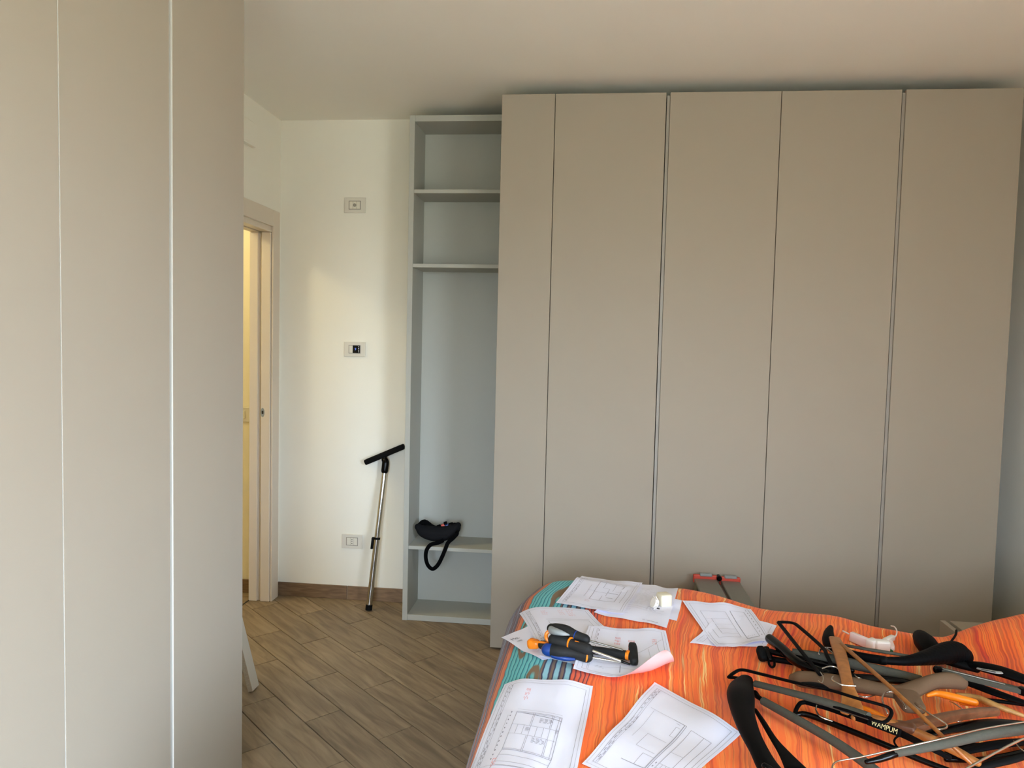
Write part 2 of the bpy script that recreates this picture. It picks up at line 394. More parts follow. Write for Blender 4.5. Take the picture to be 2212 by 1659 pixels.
for i, (poly, whole, c, cy) in enumerate(tiles[:296]):
    key = 'whole' if whole else None
    if key and key in tile_cache: me = tile_cache[key]
    else:
        ca, sa = math.cos(-ang), math.sin(-ang)
        loc = [((x-c[0])*ca-(y-c[1])*sa, (x-c[0])*sa+(y-c[1])*ca) for x, y in poly]
        n = len(loc)
        sa2 = sum(a[0]*b[1]-b[0]*a[1] for a, b in zip(loc, loc[1:]+loc[:1]))
        if sa2 < 0: loc = loc[::-1]
        bev = .0015
        lc = (sum(p[0] for p in loc)/n, sum(p[1] for p in loc)/n)
        top = []
        for p in loc:
            dx, dy = lc[0]-p[0], lc[1]-p[1]
            top.append((p[0]+math.copysign(min(bev, abs(dx)), dx), p[1]+math.copysign(min(bev, abs(dy)), dy)))
        V = [(x, y, -.0045) for x, y in loc]+[(x, y, -.0008) for x, y in loc]+[(x, y, 0) for x, y in top]
        F = [tuple(range(2*n, 3*n))]+[tuple(reversed(range(n)))]
        for a in range(n):
            b = (a+1) % n; F += [(a, b, n+b, n+a), (n+a, n+b, 2*n+b, 2*n+a)]
        me = bpy.data.meshes.new('tile'); me.from_pydata(V, [], F); me.materials.append(M['tile'])
        if key: tile_cache[key] = me
    o = bpy.data.objects.new('tile', me); COL.objects.link(o); o.parent = FL; o.location = (c[0], c[1], 0); o.rotation_euler = (0, 0, ang)
# hall floor beyond the threshold: same tile as one sheet
part_box('hall_tile_strip', (XL-1.6, 1.3, -.0045), (XL-TWL-.012, HY, 0), M['tile'], FL)

# skirting tiles
bb = thing('baseboard_back', (XL, YB, 0), kind='structure')
for a, b in ((XL, -1.335), (-1.332, -.94)):
    part_box('skirting_tile', (a, YB-.009, 0), (b, YB, .078), M['skirting'], bb, bev=.0015)
bl = thing('baseboard_left', (XL, YB, 0), kind='structure')
part_box('skirting_tile', (XL, OP1+.0605, 0), (XL+.009, YB-.009, .078), M['skirting'], bl, bev=.0015)
part_box('skirting_tile', (XL, 2.3, 0), (XL+.009, OP0-.09, .078), M['skirting'], bl, bev=.0015)
bh = thing('baseboard_hall', (XL-1, HY, 0), kind='structure')
part_box('skirting_tile', (XL-1.6, HY-.009, 0), (XL-TWL, HY, .078), M['skirting'], bh, bev=.0015)

# door casing with jamb and header
dr = thing('door_1', (XL, OP1, 0), kind='structure')
part_box('casing_upright', (XL, OP1-.023, 0), (XL+.012, OP1+.060, OPZ+.09), M['casing'], dr, bev=.002)
part_box('casing_upright', (XL, OP0-.084, 0), (XL+.012, OP0+.004, OPZ+.09), M['casing'], dr, bev=.002)
part_box('casing_head', (XL, OP0+.0045, OPZ), (XL+.012, OP1-.0235, OPZ+.09), M['casing'], dr, bev=.002)
for (a, b), nm in (((OP1-.03, OP1), 'jamb'), ((OP0, OP0+.03), 'jamb')):
    part_box(nm, (XL-.055, a, 0), (XL-.001, b, OPZ-.031), M['casing'], dr, bev=.003)
    part_box(nm, (XL-TWL-.004, a, 0), (XL-.073, b, OPZ-.031), M['casing'], dr, bev=.003)
    part_box('pocket_slot', (XL-.0725, (b-.012 if a > 3.5 else a), 0), (XL-.0555, (b if a > 3.5 else a+.012), OPZ-.031), M['casing'], dr)
part_box('head_jamb', (XL-.055, OP0, OPZ-.03), (XL-.001, OP1, OPZ), M['casing'], dr, bev=.002)
part_box('head_jamb', (XL-TWL-.004, OP0, OPZ-.03), (XL-.073, OP1, OPZ), M['casing'], dr, bev=.002)
part_box('door_track', (XL-.0725, OP0, OPZ-.012), (XL-.0555, OP1, OPZ), M['dark'], dr)
bm = bmesh.new(); disc(bm, (XL-.043, OP1-.0285, 1.07), (0, 1, 0), .016, .004, 24)
bmesh.ops.scale(bm, vec=(.72, 1, 1.6), space=Matrix.Translation((XL-.043, OP1-.0285, 1.07)).inverted(), verts=bm.verts[:])
kp = mesh_obj('lock_keeper', bm, M['greyp'], dr, smooth=True)
part_box('keeper_slot', (XL-.048, OP1-.0312, 1.062), (XL-.038, OP1-.0304, 1.080), M['dark'], kp)

# side window: frame and panes
wn = thing('window_1', (XR, (WIN[0]+WIN[1])/2, WIN[2]), kind='structure')
ym = (WIN[0]+WIN[1])/2; fx0, fx1 = XR+.04, XR+.10
for a, b in ((WIN[0], WIN[0]+.05), (ym-.035, ym+.035), (WIN[1]-.05, WIN[1])):
    part_box('frame_upright', (fx0, a, WIN[2]), (fx1, b, WIN[3]), M['frame_white'], wn, bev=.004)
for a, b in ((WIN[0]+.05, ym-.035), (ym+.035, WIN[1]-.05)):
    part_box('frame_rail', (fx0, a, WIN[2]), (fx1, b, WIN[2]+.06), M['frame_white'], wn, bev=.004)
    part_box('frame_rail', (fx0, a, WIN[3]-.05), (fx1, b, WIN[3]), M['frame_white'], wn, bev=.004)
gm = bpy.data.materials.new('window_glass'); gm.use_nodes = True; gn = gm.node_tree.nodes; gn.clear()
go = gn.new('ShaderNodeOutputMaterial'); gt = gn.new('ShaderNodeBsdfTransparent'); gg = gn.new('ShaderNodeBsdfGlossy'); gx = gn.new('ShaderNodeMixShader')
gg.inputs['Roughness'].default_value = .02; gx.inputs[0].default_value = .06
gm.node_tree.links.new(gt.outputs[0], gx.inputs[1]); gm.node_tree.links.new(gg.outputs[0], gx.inputs[2]); gm.node_tree.links.new(gx.outputs[0], go.inputs[0])
for a, b in ((WIN[0]+.05, ym-.035), (ym+.035, WIN[1]-.05)):
    part_box('pane', (XR+.068, a, WIN[2]+.06), (XR+.072, b, WIN[3]-.05), gm, wn)

wn2 = thing('added_window', ((WIN2[0]+WIN2[1])/2, YR, WIN2[2]), kind='structure')  # unseen rear window, added to bring in frontal daylight
for a, b in ((WIN2[0], WIN2[0]+.05), (WIN2[1]-.05, WIN2[1])):
    part_box('frame_upright', (a, YR-.10, WIN2[2]), (b, YR-.04, WIN2[3]), M['frame_white'], wn2, bev=.004)
for a, b in ((WIN2[2], WIN2[2]+.05), (WIN2[3]-.05, WIN2[3])):
    part_box('frame_rail', (WIN2[0]+.0505, YR-.10, a), (WIN2[1]-.0505, YR-.04, b), M['frame_white'], wn2, bev=.004)
part_box('pane', (WIN2[0]+.0505, YR-.072, WIN2[2]+.0505), (WIN2[1]-.0505, YR-.068, WIN2[3]-.0505), gm, wn2)

# hall ceiling lamp, warm
hl = thing('hall_ceiling_lamp', (XL-.95, 3.2, ZC), 'small round frosted lamp on the hall ceiling', 'lamp')
bm = bmesh.new(); disc(bm, (XL-.95, 3.2, ZC-.012), (0, 0, 1), .11, .024, 28); mesh_obj('lamp_base', bm, M['frame_white'], hl, smooth=True)
bm = bmesh.new(); bmesh.ops.create_uvsphere(bm, u_segments=20, v_segments=10, radius=.10, matrix=Matrix.Translation((XL-.95, 3.2, ZC-.03)) @ Matrix.Diagonal((1, 1, .45, 1)))
mesh_obj('lamp_shade', bm, mat('frosted_lamp_glass', (255, 226, 160), .5, emit=3.), hl, smooth=True)
ll = bpy.data.lights.new('hall_lamp_bulb', 'POINT'); ll.energy = 26; ll.color = (1., .87, .50); ll.shadow_soft_size = .1
lo_ = bpy.data.objects.new('hall_lamp_bulb', ll); COL.objects.link(lo_); lo_.parent = hl; lo_.location = (0, 0, -.16)

# ------------------------------------------------------------------ wardrobes
ZT = 2.6416; YD = 3.405; DT = .022; Z0 = .010
def wardrobe_unit(label, x0, x1, doors, channels, side_pads=False):
    t = thing('wardrobe', ((x0+x1)/2, YD, 0), label, 'wardrobe', 'wardrobe units along the back wall')
    yc0, yc1 = YD+DT+.002, YB-.004
    z1 = ZT-.004
    for xa, xb in ((x0+.001, x0+.019), (x1-.019, x1-.001)):
        part_box('side_panel', (xa, yc0+.021, .0), (xb, yc1, z1), M['door'], t)
    part_box('top_panel', (x0+.0195, yc0+.021, z1-.02), (x1-.0195, yc1, z1), M['carcass'], t)
    part_box('back_panel', (x0+.0195, yc1-.006, .06), (x1-.0195, yc1, z1-.0205), M['carcass'], t)
    part_box('plinth', (x0+.001, yc0+.003, 0), (x1-.001, yc0+.0205, .06), M['plinth'], t)
    for a, b in doors:
        part_box('door', (a, YD, Z0), (b, YD+DT, ZT), M['door'], t, bev=.0012)
    for a, b in channels:
        part_box('grip_channel', (a+.0045, YD+.007, .062), (b-.0008, YD+DT+.020, ZT-.012), M['channel'], t)
    if side_pads:
        for z in (2.44, 1.09):
            part_box('bumper', (x1-.0005, YD+.03, z-.012), (x1+.012, YD+.05, z+.012), M['black'], t, bev=.002)
    return t
wardrobe_unit('narrow single-door wardrobe unit beside the open shelf unit', -.4328, -.1845, [(-.4328, -.1862)], [])
wardrobe_unit('two-door wardrobe unit in the middle, step stool standing before it', -.1838, .8286, [(-.1832, .3201), (.3385, .8272)], [(.3201, .3385)])
wardrobe_unit('two-door wardrobe unit in the corner next to the nightstand', .8296, 1.8445, [(.8302, 1.3417), (1.3595, 1.8437)], [(1.3417, 1.3595)], True)

XW = -1.1012
def side_wardrobe(label, y0, ym, y1):
    t = thing('tall_wardrobe', (XW, (y0+y1)/2, 0), label, 'wardrobe', 'wardrobe units along the doorway wall')
    xc0, xc1 = XL+.04, XW-DT-.023
    z1 = ZT-.004
    for ya, yb in ((y0+.001, y0+.019), (y1-.019, y1-.001)):
        part_box('side_panel', (xc0, ya, 0), (xc1, yb, z1), M['door'], t)
    part_box('top_panel', (xc0, y0+.0195, z1-.02), (xc1, y1-.0195, z1), M['carcass'], t)
    part_box('back_panel', (xc0, y0+.0195, .06), (xc0+.006, y1-.0195, z1-.0205), M['carcass'], t)
    part_box('plinth', (xc1+.001, y0+.001, 0), (xc1+.018, y1-.001, .06), M['plinth'], t)
    for a, b in ((y0+.0015, ym-.0075), (ym+.0085, y1-.0005)):
        d_ = part_box('door', (XW-DT, a, Z0), (XW, b, ZT), M['door'], t, bev=.0006)
        part_box('edge_band', (XW-DT, a-.0007, Z0), (XW-.0008, a, ZT), M['frame_white'], d_)
    part_box('grip_channel', (XW-DT-.0225, ym-.022, .062), (XW-DT-.001, ym+.022, ZT-.012), M['channel'], t)
side_wardrobe('tall two-door wardrobe whose end stands before the doorway', 1.412, 1.815, 2.218)
side_wardrobe('tall wardrobe at the edge of the photo, only a door strip showing', .606, 1.009, 1.411)

# open shelf unit
US, UE, UY = -.9446, -.437, 3.697
t = thing('open_shelf_unit', ((US+UE)/2, UY, 0), 'tall open grey shelf unit with three shelves between wall and wardrobe', 'shelf unit')
part_box('side_panel', (US, UY, 0), (US+.027, YB-.012, 2.642), M['carcass'], t, bev=.001)
part_box('side_panel', (UE-.027, UY, 0), (UE, YB-.012, 2.642), M['carcass'], t, bev=.001)
part_box('top_panel', (US+.0275, UY+.001, 2.611), (UE-.0275, YB-.020, 2.642), M['carcass'], t, bev=.001)
part_box('bottom_panel', (US+.0275, UY+.001, .001), (UE-.0275, YB-.020, .032), M['carcass'], t, bev=.001)
part_box('back_panel', (US+.0275, YB-.0195, .001), (UE-.0275, YB-.0125, 2.642), M['carcass'], t)
for z in (2.248, 1.868, .384):
    part_box('shelf', (US+.0275, UY+.002, z), (UE-.0275, YB-.020, z+.019), M['carcass'], t, bev=.001)

# ------------------------------------------------------------------ switch plates on the back wall
def plate(name, label, cat, px0, py0, px1, py1):
    a = aty(px0, py0, YB-.008); b = aty(px1, py1, YB-.008)
    x0, x1, z0, z1 = a.x, b.x, b.z, a.z
    t = thing(name, ((x0+x1)/2, YB, z0), label, cat)
    cx, cz = (x0+x1)/2, (z0+z1)/2; w, h = .062, .041
    part_box('cover_plate', (x0, YB-.008, z0), (x1, YB, z1), M['plate'], t, bev=.0025, seg=2)
    part_box('insert_recess', (cx-w/2-.0035, YB-.0086, cz-h/2-.0035), (cx+w/2+.0035, YB-.0075, cz+h/2+.0035), M['channel'], t)
    return t, cx, cz, w, h
t, cx, cz, w, h = plate('wall_outlet', 'blank wall plate with round central port, high on the wall', 'wall plate', 743.5, 426.5, 789.5, 460)
for k in (-1, 0, 1):
    part_box('module', (cx+k*w/3-w/6+.0006, YB-.0105, cz-h/2), (cx+k*w/3+w/6-.0006, YB-.0085, cz+h/2), M['insert'], t, bev=.0006)
bm = bmesh.new(); disc(bm, (cx, YB-.011, cz), (0, 1, 0), .0095, .003, 20); mesh_obj('port', bm, M['channel'], t, smooth=True)
t, cx, cz, w, h = plate('thermostat', 'wall plate with black touch thermostat and blue digit', 'thermostat', 743, 738, 789, 771)
part_box('module', (cx-w/2, YB-.0105, cz-h/2), (cx-w/2+w/3, YB-.0085, cz+h/2), M['insert'], t, bev=.0006)
sx0 = cx-w/2+w/3
s_ = part_box('display', (sx0, YB-.0115, cz-h/2-.0005), (cx+w/2, YB-.0085, cz+h/2+.0005), M['screen'], t, bev=.0006)
for k in range(4):
    bm = bmesh.new(); disc(bm, (cx+w/2-.006, YB-.0118, cz+h/2-.006-k*.0095), (0, 1, 0), .0022, .0008, 10); mesh_obj('dot', bm, M['whitelit'], s_)
def text_mesh(name, body, size, origin, xdir, updir, m, parent, extrude=.0002, font_scale_x=1., align='CENTER'):
    cu = bpy.data.curves.new(name, 'FONT'); cu.body = body; cu.size = size; cu.extrude = extrude; cu.align_x = align; cu.align_y = 'CENTER'
    tmp = bpy.data.objects.new(name, cu); COL.objects.link(tmp)
    dg = bpy.context.evaluated_depsgraph_get()
    me = bpy.data.meshes.new_from_object(tmp.evaluated_get(dg)); bpy.data.objects.remove(tmp)
    x = Vector(xdir).normalized(); n = x.cross(Vector(updir)).normalized(); y = n.cross(x)
    mt = Matrix(((x.x*font_scale_x, y.x, n.x, origin[0]), (x.y*font_scale_x, y.y, n.y, origin[1]), (x.z*font_scale_x, y.z, n.z, origin[2]), (0, 0, 0, 1)))
    bm = bmesh.new(); bm.from_mesh(me); bmesh.ops.transform(bm, matrix=mt, verts=bm.verts[:])
    return mesh_obj(name, bm, m, parent)
text_mesh('digit', '9', .019, (cx+.006, YB-.0118, cz), (1, 0, 0), (0, 0, 1), M['bluelit'], s_)
t, cx, cz, w, h = plate('wall_outlet', 'low wall socket with three black pin holes beside the vacuum tube', 'socket', 738.5, 1153.5, 782.5, 1186)
for k in (-1, 0, 1):
    mm = part_box('module', (cx+k*w/3-w/6+.0006, YB-.0105, cz-h/2), (cx+k*w/3+w/6-.0006, YB-.0085, cz+h/2), M['insert'], t, bev=.0006)
    if k == 0:
        for dz in (-.011, 0, .011):
            bm = bmesh.new(); disc(bm, (cx, YB-.0109, cz+dz), (0, 1, 0), .0026, .0008, 12)
            bmesh.ops.scale(bm, vec=(.8, 1, 1.35 if dz else 1.), space=Matrix.Translation((cx, 0, cz+dz)).inverted(), verts=bm.verts[:])
            mesh_obj('pin_hole', bm, M['dark'], mm)
# white box above the doorway, hall switch
part_box('junction_box', (XL, 3.2, 2.455), (XL+.028, 3.605, 2.575), M['wall'], None, bev=.004, label='white flat box on the wall above the doorway, mostly hidden by wardrobe', cat='wall box')
hs = aty(541, 880, HY-.008); hs2 = aty(541, 912, HY-.008)
t = thing('light_switch', (hs.x-.06, HY, hs2.z), 'pale light switch on the yellow hall wall seen through the doorway', 'switch')
part_box('cover_plate', (hs.x-.12, HY-.008, hs2.z), (hs.x, HY, hs.z), M['plate'], t, bev=.002)
part_box('rocker', (hs.x-.088, HY-.011, hs2.z+.02), (hs.x-.032, HY-.0085, hs.z-.02), M['insert'], t, bev=.001)

# ------------------------------------------------------------------ board leaning beside the wardrobe
bA = atz(535, 1496, 0); lean = Vector((-.26, 0, 1)).normalized(); nrm = Vector((lean.z, 0, -lean.x))
t = thing('leaning_board', (bA.x, bA.y, 0), 'white chipboard panel leaning behind the tall wardrobe, bottom corner on floor', 'board')
bm = bmesh.new()
hl_, wd_, th_ = .63, .030, .0105
c0 = Vector((bA.x+.012, bA.y+wd_, .004)) + lean*hl_
obox(bm, c0, nrm, (0, 1, 0), lean, th_, wd_-.001, hl_, .0006); mesh_obj('panel', bm, M['whiteboard'], t)
bm = bmesh.new(); obox(bm, Vector((bA.x+.012, bA.y+.0002, .004)) + lean*hl_, nrm, (0, 1, 0), lean, th_*.96, .0012, hl_*.998); mesh_obj('raw_edge', bm, M['chip'], t)

# ------------------------------------------------------------------ vacuum tube leaning on the back wall
b0 = Vector((-1.160, 3.80, .004)); top = aty(831, 1016, 3.905)
ax = (top-b0).normalized(); Ln = (top-b0).length
t = thing('vacuum_tube', (b0.x, b0.y, 0), 'chrome telescopic vacuum tube with black floor nozzle, upside down against wall', 'vacuum tube')
tube('end_cap', [b0, b0+ax*.028], .0185, M['rubber'], t, smooth=1, seg=20, roundend=False)
tube('lower_tube', [b0+ax*.0285, b0+ax*.06, b0+ax*(Ln*.50)], .0165, M['chrome'], t, smooth=1, seg=20, roundend=False)
tube('lock_collar', [b0+ax*(Ln*.5005), b0+ax*(Ln*.515)], .0185, M['rubber'], t, smooth=1, seg=20, roundend=False)
tube('upper_tube', [b0+ax*(Ln*.5155), b0+ax*(Ln*.995)], .0145, M['chrome'], t, smooth=1, seg=20, roundend=False)
bm = bmesh.new(); pz = b0+ax*(Ln*.475); obox(bm, pz+Vector((-.0215, -.004, 0)), (1, 0, 0), (0, 1, 0), ax, .006, .009, .032, .003, 2); mesh_obj('slide_button', bm, M['rubber'], t, smooth=True)
e1, e2 = aty(789, 999, 3.925), aty(873, 964, 3.925); hc = (e1+e2)/2; hx = (e2-e1).normalized(); hz = hx.cross(Vector((0, 1, 0))).normalized()
if hz.z < 0: hz = -hz
tube('elbow', [top-ax*.002, top+ax*.045, hc+Vector((.002, -.006, -.028)), hc+Vector((0, -.004, -.004))], [.020, .020, .0175, .014], M['gloss'], t, seg=18, smooth=5)
bm = bmesh.new(); obox(bm, hc, hx, (0, 1, 0), hz, (e2-e1).length/2, .022, .0155, .008, 3); mesh_obj('nozzle', bm, M['rubber'], t, smooth=True)

# ------------------------------------------------------------------ waist bag on the low shelf
ZS = .403; YS = 3.775
pb = lambda x, y, Y=YS: aty(x, y, Y)
t = thing('waist_bag', (pb(940, 1165).x, YS, ZS), 'charcoal waist bag with black strap hanging over the low shelf', 'bag')
bc = [pb(903, 1138), pb(915, 1147), pb(938, 1153), pb(962, 1152), pb(982, 1143), pb(990, 1134)]
zoff = 0
for v in bc: v.z += 0
tube('pouch', bc, [.020, .034, .040, .038, .028, .014], M['bagcloth'], t, up=(0, 0, 1), seg=18, smooth=6, h=[.018, .034, .040, .038, .030, .016])
tube('zip_flap', [pb(905, 1134, 3.79), pb(917, 1128, 3.80), pb(935, 1138, 3.80), pb(955, 1141, 3.79)], [.010, .014, .012, .006], M['strap'], t, seg=8, h=[.010, .016, .012, .006])
for (x, y, m_, s) in ((948, 1138, 'strap', .012), (957, 1135, 'redp', .010), (966, 1136, 'bluep', .012), (974, 1134, 'strap', .013), (962, 1130, 'strap', .009), (981, 1134, 'strap', .011)):
    bm = bmesh.new(); c = pb(x, y, 3.80); obox(bm, c, Vector((.9, .2, .3)).normalized(), Vector((-.2, .98, 0)).normalized(), Vector((-.3, 0, .95)).normalized(), s, s, s*.8, s*.3, 2)
    mesh_obj('buckle' if m_ != 'redp' else 'red_tag', bm, M[m_], t, smooth=True)
st = [(986, 1147, 3.74), (987, 1153, 3.725), (978, 1163, 3.712), (968, 1172, 3.700), (962, 1186, 3.688), (955, 1203, 3.684), (946, 1220, 3.684), (935, 1229, 3.684), (925, 1222, 3.684), (920, 1207, 3.684), (921, 1190, 3.688), (930, 1177, 3.700), (945, 1173, 3.712), (958, 1167, 3.730)]
tube('strap', [pb(*q) for q in st], .0105, M['strap'], t, up=(0, 1, 0), seg=8, smooth=5, h=.0012, power=5.)

# ------------------------------------------------------------------ bed with duvet
LP = [(-.300, .10), (-.294, .20), (-.286, .31), (-.272, .42), (-.250, .495), (-.212, .545), (-.155, .572), (-.08, .580), (.03, .58)]
LPi = catmull(LP, 5)
def zleft(x):
    if x >= .03: return .58
    return lerp([(a, b) for a, b in LPi], x)
YF = [(-.30, 2.80), (-.2, 2.85), (-.05, 2.865), (.386, 2.80), (.63, 2.685), (.80, 2.62), (.90, 2.595), (1.06, 2.54), (1.17, 2.52), (1.35, 2.545), (1.9, 2.55)]
YN = 1.08
RF = .13
def bump(x, y):
    b = .012*noise.noise(Vector((x*3.2, y*3.0, 1.7))) + .009*noise.noise(Vector((x*6+y*2, y*6, 5.)))
    fade = sstep(-.2, .1, x)
    b += .085*sstep(1.16, 1.5, x)                            # pillow under the duvet at the head end
    b -= .008*math.exp(-((x-1.15)/.10)**2)*sstep(2.0, 2.4, y)
    b += .013*math.exp(-((x-.86)/.10)**2)*sstep(2.1, 2.5, y)
    b += .009*math.exp(-((x-.50)/.12)**2)*sstep(2.2, 2.6, y)
    return b*fade
def surf(x, y):
    z = zleft(x) + bump(x, y)
    d = y-(lerp(YF, x)-RF)
    if d > 0:
        d = min(d, RF*.98); z -= (RF-math.sqrt(RF*RF-d*d))*(z-.1)/.48
    return z
def atbed(px, py, dz=0.):
    d = ray(px, py); last = None; t0 = (.80+dz-CAMH)/d.z; t1 = (.15-CAMH)/d.z
    N = 160
    for k in range(N+1):
        t = t0+(t1-t0)*k/N; p = CAM+d*t
        if p.x > -.31 and p.z <= surf(p.x, p.y)+dz and p.y < lerp(YF, p.x):
            if last is not None:
                a, b = last, t
                for _ in range(20):
                    m_ = (a+b)/2; q = CAM+d*m_
                    if q.z <= surf(q.x, q.y)+dz: b = m_
                    else: a = m_
                p = CAM+d*b
            return p
        last = t
    p = atz(px, py, .57+dz); return p

cols = []
acc = 0.
pts = LPi + [(.03+.022*i, .58) for i in range(1, 86)]
arc = [0.]
for a, b in zip(pts, pts[1:]): arc.append(arc[-1]+math.hypot(b[0]-a[0], b[1]-a[1]))
i0 = len(LPi)-1; arc = [a-arc[i0]+pts[i0][0] for a in arc]
ya = [YN+.10+i*(1.0/60) for i in range(61)]       # placeholder rows, re-spread per column
def stripe_shift(x, y):
    k = .07+.33*sstep(.0, 1.0, x)
    wv = .006*math.sin(y*9+x*3)*sstep(.1, .5, x)
    return -k*(y-2.0)*1.0 + wv
bm = bmesh.new(); uvl = bm.loops.layers.uv.new('stripe')
grid = []; uvs = {}
NR = 78
for ci, (x, zl) in enumerate(pts):
    yf = lerp(YF, x); rowv = []
    y0, y1 = YN+.10, yf-RF
    prof = [(YN-.012, .47), (YN-.008, .30), (YN-.002, .16), (YN, .10)]
    for a in range(1, 6):
        an = math.radians(90-a*18); prof.append((YN+.10-.10*math.sin(an), .10*(1-math.cos(an))))
    for i in range(1, NR): prof.append((y0+(y1-y0)*i/NR, 0.))
    prof.append((y1, 0.))
    for a in range(1, 9):
        an = math.radians(a*11.25); prof.append((y1+RF*math.sin(an), RF*(1-math.cos(an))))
    prof += [(yf+.004, .2), (yf+.008, .32), (yf+.010, .47)]
    vacc = 0; last = None
    for (y, dr_) in prof:
        z = zl + bump(x, min(max(y, y0), y1))
        z = z - dr_*(z-.10)/.48
        z = max(z, .09)
        xo = x
        if zl < .5: xo = x + .010*math.sin(y*16+zl*5)*(.55-zl)       # soft hanging folds of the side
        xo += .07*sstep(2.52, 2.86, y)*(1-sstep(-.12, .15, x))
        v = bm.verts.new((xo, y, z)); rowv.append(v)
        if last is not None: vacc += (Vector((y, z))-last).length
        last = Vector((y, z)); uvs[v] = (arc[ci]+stripe_shift(x, y), vacc)
    grid.append(rowv)
for a, b in zip(grid, grid[1:]):
    for j in range(len(a)-1):
        f = bm.faces.new((a[j], b[j], b[j+1], a[j+1]))
        for l in f.loops: l[uvl].uv = uvs[l.vert]
dv_o = mesh_obj('duvet', bm, duvet_material(), None, smooth=True, origin=(.8, 1.9, 0), label='orange and turquoise striped duvet covering the bed', cat='duvet')
so = dv_o.modifiers.new('thick', 'SOLIDIFY'); so.thickness = .012; so.offset = -1
t = thing('bed', (.85, 1.85, 0), 'low bed base with mattress under the striped duvet', 'bed')
part_box('mattress', (-.19, 1.19, .26), (1.86, 2.30, .50), M['mattress'], t, bev=.05, seg=4)
part_box('bed_base', (-.17, 1.21, .14), (1.86, 2.28, .26), M['bedframe'], t, bev=.01)
for x in (-.10, 1.78):
    for y in (1.30, 2.20):
        part_box('leg', (x-.03, y-.03, 0), (x+.03, y+.03, .14), M['bedframe'], t, bev=.004)

# nightstand in the corner
t = thing('nightstand', (1.65, 2.75, 0), 'grey nightstand in the corner between duvet and wardrobe', 'nightstand')
nx0, ny0, ny1, nz = 1.39, 2.56, 2.915, .45
part_box('drawer_front', (nx0, ny0, .24), (nx0+.020, ny1, nz), M['door'], t, bev=.001)
part_box('drawer_front', (nx0, ny0, .03), (nx0+.020, ny1, .236), M['door'], t, bev=.001)
part_box('body', (nx0+.036, ny0, .0), (1.84, ny1, nz), M['door'], t, bev=.001)
part_box('grip_channel', (nx0+.0205, ny0+.004, .02), (nx0+.0355, ny1-.004, nz-.02), M['dark'], t)

# small folding step stool before the wardrobe
t = thing('step_stool', (.60, 3.25, 0), 'low folding aluminium step stool with red end caps', 'step stool')
zt = .435
A = aty(1499, 1251, 3.36); B = aty(1548, 1256, 3.36); C_ = aty(1556, 1257, 3.36); D_ = aty(1597, 1262, 3.36)
for (p, q, dz) in ((A, B, 0.), (C_, D_, -.004)):
    part_box('tread', (p.x, 2.98, zt-.030+dz), (q.x, 3.352, zt-.012+dz), M['alu'], t, bev=.003)
    cp = part_box('end_cap', (p.x-.004, 3.3525, zt-.034+dz), (q.x+.004, 3.372, zt+.004+dz), M['redp'], t, bev=.005, seg=2)
    mx_ = (p.x+q.x)/2
    part_box('rubber_grip', (mx_-.026, 3.349, zt-.001+dz), (mx_+.030, 3.375, zt+.011+dz), M['greyp'], cp, bev=.003)
kb = (B+C_)/2
bm = bmesh.new(); disc(bm, (kb.x, 3.355, zt-.004), (0, 1, 0), .012, .03, 18); mesh_obj('hinge_knob', bm, M['gloss'], t, smooth=True)
for x in (A.x+.01, D_.x-.01):
    for y, s in ((3.33, .02), (3.02, -.02)):
        tube('leg', [(x, y, zt-.031), (x, y+s, .001)], .010, M['alu'], t, smooth=1, roundend=False, power=5.)
tube('brace', [(A.x+.02, 3.345, .2), (D_.x-.02, 3.345, .2)], .006, M['alu'], t, smooth=1)

